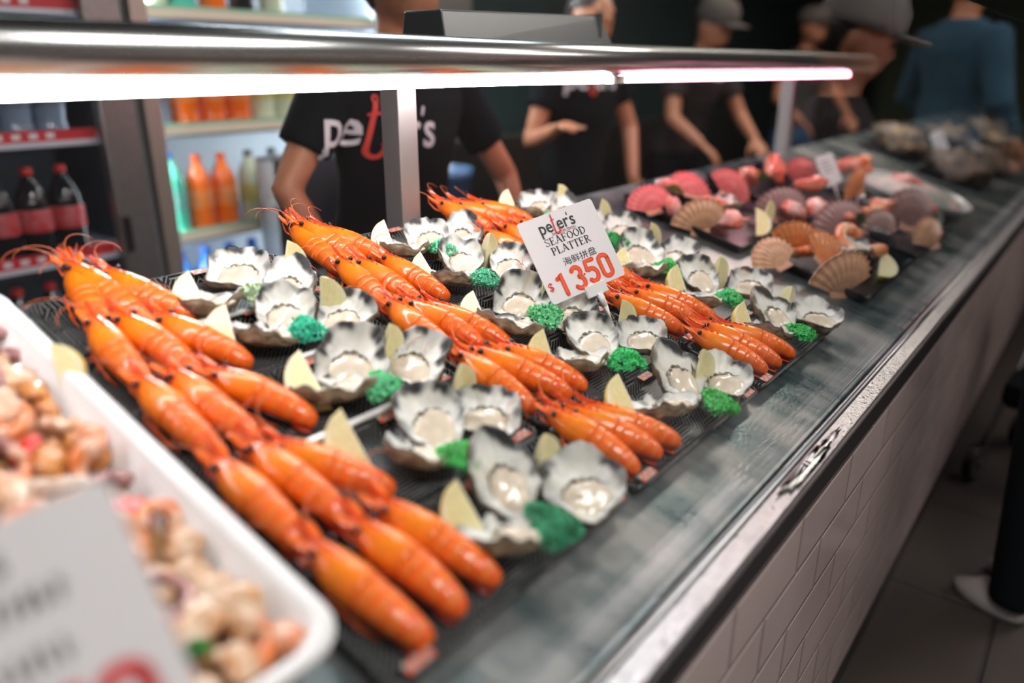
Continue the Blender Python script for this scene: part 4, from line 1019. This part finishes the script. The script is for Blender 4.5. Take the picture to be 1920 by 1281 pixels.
def person(base, yaw, height, label, shirt, trousers, hairm, armL, armR, lean=0, cap=None, apron=None, logo_on=False, skin=SKIN, headturn=0, headtilt=0, shoes=None, wide=1.0, sleeve=.5):
    """base = feet point; local frame: x to the person's left seen from front, -y forward. arms: (elbow, wrist) in local units of height from the shoulder"""
    t = thing('person', label, 'person', Matrix.Translation(base) @ Matrix.Rotation(yaw, 4, 'Z')); H = height
    def Pt(x, y, z): # lean bends the body forward above the hip
        hz = .52 * H; yy = y * H; zz_ = z * H
        if zz_ > hz: dz = zz_ - hz; yy -= math.sin(lean) * dz; zz_ = hz + math.cos(lean) * dz
        return Vector((x * H, yy, zz_))
    X1 = Vector((1, 0, 0)); w_ = wide
    torso = lambda g: [ering(Pt(0, y, z), Pt(0, y, z + .01) - Pt(0, y, z), X1, rx * H * w_ + g, ry * H + g, 24) for z, rx, ry, y in
        ((.47, .090, .060, 0), (.52, .098, .070, 0), (.58, .086, .062, -.003), (.64, .084, .060, -.004), (.70, .096, .066, -.004), (.755, .108, .066, 0), (.79, .108, .056, .004), (.815, .085, .043, .007), (.835, .050, .034, .008))]
    sh = [Pt(s * .105 * w_, .004, .785) for s in (-1, 1)]
    arms = []
    for s, A in ((0, armL), (1, armR)):
        el = sh[s] + Vector(A[0]) * H; wr = sh[s] + Vector(A[1]) * H; arms.append((el, wr))
    # body: one continuous skin surface
    b = MB(); b.rings(torso(-.004)); headc = Pt(0, -.006, .925); nk = Pt(0, .006, .83)
    b.tube([nk, nk.lerp(headc, .5), headc], [.034 * H, .032 * H, .030 * H], 14)
    hm = Matrix.Translation(headc) @ Euler((headtilt - lean * .6, 0, headturn)).to_matrix().to_4x4(); hs = H * .068
    hb = MB(); hb.ball((0, 0, .1), (.78, .95, 1.0), 24, 16); hb.ball((0, -.25, -.45), (.58, .62, .52), 18, 12)
    hb.rings([[(-w1, y, z), (w1, y, z), (w1 * .5, y - d_, z), (-w1 * .5, y - d_, z)] for z, y, w1, d_ in ((.18, -.86, .08, .05), (.0, -.86, .11, .16), (-.18, -.84, .17, .26), (-.25, -.82, .12, .10))])
    for s in (-1, 1): hb.ball((s * .78, .02, 0), (.09, .17, .26), 10, 8); hb.ball((s * .33, -.78, .22), (.2, .12, .07), 10, 6)
    hb.ball((0, -.83, -.42), (.24, .1, .06), 12, 6); hb.ball((0, -.80, -.53), (.20, .1, .06), 12, 6)
    b.add([hm @ (v * hs) for v in hb.V], hb.F)
    for s in (0, 1):
        el, wr = arms[s]; limb(b, [sh[s], el, wr], [.030 * H, .024 * H, .0165 * H]); dd = (wr - el).normalized()
        hand(b, wr + dd * .008 * H, dd, Vector((0, -.3, -1)) if abs(dd.z) < .7 else Vector((1 if s == 0 else -1, 0, 0)), .055 * H, 1 if s else -1)
    for s in (-1, 1):
        limb(b, [Pt(s * .05, 0, .48), Pt(s * .052, -.004, .27), Pt(s * .054, .008, .045)], [.050 * H, .034 * H, .022 * H])
    o = b.build('body', skin, t); fuse(o, .0085 if H > 1 else .01, 3)
    e = MB()
    for s in (-1, 1): e.ball(hm @ Vector((s * .32 * hs, -.80 * hs, .10 * hs)), hs * .11, 10, 8)
    e.build('eyes', mat('eye_dark', (.03, .02, .02), .2), t)
    hr = MB(); hr.ball((0, .08, .22), (.86, .98, .98), 22, 14)
    Vh = [v for v in hr.V]; hr2 = MB(); hr2.V = [hm @ (Vector((v.x, max(v.y, -.72) if v.z < .75 else v.y, max(v.z, -.55 if v.y > .2 else .38))) * hs) for v in Vh]; hr2.F = hr.F
    hr2.build('hair', hairm, t)
    if cap:
        c_ = MB(); c_.lathe([(1.0, .25), (1.02, .45), (.98, .8), (.75, 1.15), (.35, 1.30), (.02, 1.33)], 24); c_.box(-.62, .62, -1.55, -.7, .27, .36)
        c2 = MB(); c2.V = [hm @ (v * hs) for v in c_.V]; c2.F = c_.F; oo = c2.build('cap', cap, t)
    # shirt
    g = .010; b = MB(); b.rings(torso(g))
    for s in (0, 1):
        el, wr = arms[s]; f = min(sleeve, 1) ; pts = [sh[s], sh[s].lerp(el, f)] if sleeve <= 1 else [sh[s], el, el.lerp(wr, sleeve - 1)]
        rr_ = [.044 * H, .041 * H] if sleeve <= 1 else [.042 * H, .035 * H, .027 * H]
        d9 = (pts[1] - pts[0]).normalized(); b.tube([pts[0] - d9 * .034 * H, pts[0] - d9 * .026 * H, pts[0] - d9 * .012 * H] + pts, [.012 * H, .028 * H, rr_[0] * .95] + rr_, 16)
    shirt_o = b.build('shirt', shirt, t); geoV, geoF = list(b.V), list(b.F); fuse(shirt_o, .009, 5)
    b = MB(); b.rings([ering(Pt(0, 0, z), (0, 0, 1), X1, rx * H * w_, ry * H, 20) for z, rx, ry in ((.535, .098, .072), (.50, .102, .074), (.46, .10, .070), (.43, .08, .06))])
    for s in (-1, 1): b.tube([Pt(s * .05, 0, .47), Pt(s * .052, -.004, .27), Pt(s * .054, .006, .03)], [.062 * H, .044 * H, .036 * H], 16)
    o = b.build('trousers', trousers, t); fuse(o, .011, 3)
    for s in (-1, 1):
        b = MB(); c_ = Pt(s * .054, -.018, .014); b.rings([[c_ + Vector((math.cos(2 * PI * k / 16) * .028 * H * q, math.sin(2 * PI * k / 16) * .062 * H * q - (.01 * H if q > .9 else 0), z_ * H)) for k in range(16)] for q, z_ in ((.95, -.0135), (1, -.004), (.98, .008), (.7, .022), (.45, .036))])
        b.build('shoe', shoes or BLACKTRIM, t)
    if apron:
        b = MB(); R = [];
        for z in [.30 + .05 * i for i in range(9)]:
            R.append([Pt(0, -.012, z) + Vector((math.sin(a) * (.112 * H * w_ + .012), -math.cos(a) * (.078 * H + .012), 0)) for a in [(-1.3 + 2.6 * k / 14) for k in range(15)]])
        V = [v for r in R for v in r]; F = [(i * 15 + k, i * 15 + k + 1, (i + 1) * 15 + k + 1, (i + 1) * 15 + k) for i in range(8) for k in range(14)]
        o = link('apron', mesh('apron', V, F), apron, t); sm = o.modifiers.new('s', 'SOLIDIFY'); sm.thickness = .003
    if logo_on:
        bvh = BVHTree.FromPolygons(geoV, geoF); A, R_, lw = logo(.1)
        W, cx, cz, rot = logo_on; s = W / lw
        for B, nm, m, dd in ((A, 'chest_logo', WHITEPRINT, .006), (R_, 'chest_logo_hook', mat('red_print', (.62, .05, .035), .7), .0075)):
            V = []
            me = bpy.data.meshes.new('x'); me.from_pydata([tuple(v) for v in B.V], [], B.F); bm = bmesh.new(); bm.from_mesh(me)
            bmesh.ops.triangulate(bm, faces=bm.faces); bmesh.ops.subdivide_edges(bm, edges=[e_ for e_ in bm.edges if e_.calc_length() > .02], cuts=2, use_grid_fill=True)
            for v in bm.verts:
                q = Matrix.Rotation(rot, 3, 'Z') @ Vector((v.co.x - lw / 2, v.co.y, 0)) * s
                h_ = bvh.ray_cast(Vector((cx + q.x, -1.5, cz + q.y)), Vector((0, 1, 0)))
                v.co = Vector((cx + q.x, (h_[0].y if h_[0] else -.05) - dd, cz + q.y))
            me2 = bpy.data.meshes.new(nm); bm.to_mesh(me2); bm.free(); link(nm, me2, m, t)
    return t
# the person in the black shirt behind the oysters
p = aty(712, 300, 1.42)
person((p.x + .03, 1.42, 0), .05, 1.46, 'person in a black printed t-shirt with hand on hip in front of the fridges', BLACKCLOTH, BLACKCLOTH, HAIR,
       ((-.085, .02, -.150), (-.045, -.03, -.27)), ((.13, -.03, -.175), (.10, -.09, -.27)), lean=.10, logo_on=(.285, -.135, 1.01, -.06), wide=1.28, sleeve=.62)
p = aty(1075, 250, 1.75)
person((p.x, 1.75, 0), -.25, 1.46, 'person in black t-shirt reaching down beside the middle post', BLACKCLOTH, BLACKCLOTH, HAIR,
       ((-.06, .0, -.16), (-.10, -.14, -.12)), ((.05, -.03, -.14), (-.02, -.12, -.26)), lean=.12, logo_on=(.24, -.03, 1.10, 0), wide=1.05, sleeve=.5)
BROWN = mat('brown_cloth', (.045, .035, .036), .9, spec=.1); GREYC = mat('grey_cloth', (.07, .066, .066), .9, spec=.1); DENIM = mat('denim', (.035, .085, .13), .9, spec=.1, noise_amt=.3, noise_scale=6)
CAPM = mat('cap_cloth', (.085, .068, .06), .9)
p = aty(1270, 200, 1.9)
t = person((p.x, 1.9, 0), -.35, 1.52, 'person in a grey brown cap bending over the scallops', BROWN, BLACKCLOTH, HAIR, ((-.05, -.06, -.15), (-.02, -.16, -.22)), ((.05, -.06, -.15), (.02, -.16, -.22)), lean=.35, cap=CAPM, headtilt=.5, sleeve=.6)
MB().box(-.10, -.045, -.345, -.342, 1.12, 1.20).build('name_tag', WHITEPL, t, False)
p = aty(1490, 200, 1.9)
person((p.x, 1.9, 0), -.5, 1.55, 'person in a dark grey printed t-shirt at the far right behind the counter', GREYC, JEANS, HAIR, ((-.06, -.04, -.15), (.0, -.13, -.24)), ((.07, -.05, -.15), (.03, -.16, -.22)), lean=.12, cap=CAPM, logo_on=(.30, 0, 1.12, 0), sleeve=.6)
# two customers on the aisle side: what the pane shows of them is their mirror image
def mirrored(px, py, y):
    q = aty(px, py, .49 - y); return q
q = mirrored(1790, 150, -.19)
person((q.x, -.19, 0), 2.3, 1.66, 'tall customer in a blue denim shirt reflected in the far end of the glass', DENIM, BLACKCLOTH, HAIR, ((-.06, .0, -.16), (-.02, -.1, -.26)), ((.06, 0, -.16), (.02, -.1, -.26)), sleeve=1.8, wide=1.15)
q = mirrored(1590, 100, -.04)
person((q.x, -.04, 0), 2.75, 1.34, 'customer in a grey cap and pale shoes at the bottom right, mirrored in the glass', BROWN, BLACKCLOTH, HAIR, ((-.04, .05, -.15), (.03, .10, -.26)), ((.04, .05, -.15), (-.03, .10, -.26)), sleeve=1.9, cap=mat('grey_cap', (.22, .19, .17), .9), headtilt=.3, shoes=mat('pale_shoe', (.30, .27, .26), .5))
t = thing('pushchair', 'black folding pushchair with small wheels in the aisle at the right edge', 'pushchair', Matrix.Translation((2.62, -.02, 0)) @ Matrix.Rotation(-.25, 4, 'Z'))
for x, y in ((-.19, -.13), (-.19, .13), (.17, -.14), (.17, .14)):
    wl = MB().tube([(x, y - .014, .06), (x, y + .014, .06)], .058, 22).build('wheel', BLACKTRIM, t, False, .006)
    MB().tube([(x, y - .018, .06), (x, y + .018, .06)], .016, 12).build('hub', DARKSTEEL, wl)
for y in (-.13, .13):
    MB().tube([(-.19, y, .06), (-.02, y, .30), (.16, y, .60), (.24, y, .72)], .010, 10).build('side_tube', DARKSTEEL, t)
    MB().tube([(.17, y, .06), (.02, y, .28)], .010, 10).build('rear_leg', DARKSTEEL, t)
MB().tube([(.24, -.13, .72), (.265, -.06, .735), (.265, .06, .735), (.24, .13, .72)], .013, 10).build('handle', BLACKTRIM, t)
b = MB(); b.rings([[(x, y, z) for y, z in ((-w_, z0), (w_, z0), (w_, z1), (-w_, z1))] for x, w_, z0, z1 in ((-.20, .10, .27, .33), (-.10, .12, .22, .33), (.02, .12, .24, .34), (.12, .12, .36, .52), (.19, .11, .55, .63))])
b.build('seat', BLACKCLOTH, t, False, .012)
b = MB(); b.rings([[(.12 + .17 * math.cos(a) * q, .125 * c_, .50 + .17 * math.sin(a) * q) for c_ in (-1, -.5, 0, .5, 1)] + [(.12 + .15 * math.cos(a) * q, .12 * c_, .50 + .15 * math.sin(a) * q) for c_ in (1, .5, 0, -.5, -1)] for a, q in [(.3 + 2.2 * i / 8, 1) for i in range(9)]])
b.build('hood', BLACKCLOTH, t)
# behind the counter: blue bin shape added in place of someone's jeans, glasses bench
p = aty(838, 400, 1.9)
t = thing('jeans_stand_in', 'blue bin-shaped stand-in for jeans behind the person in the printed t-shirt', 'bin', loc=(p.x, 1.95, 0))
MB().lathe([(.10, 0), (.13, .8), (.135, .80), (.135, .83), (.12, .83), (.09, .02)], 28).build('body', mat('stand_in_blue', (.07, .18, .36), .5, coat=.3), t)
t = tag(MB().box(1.55, 5.6, 2.25, 2.36, 0, Z - .30).build('back_bench', DARKSTEEL, None, False, .005), 'dark steel bench behind the staff right of the fridges', 'bench')
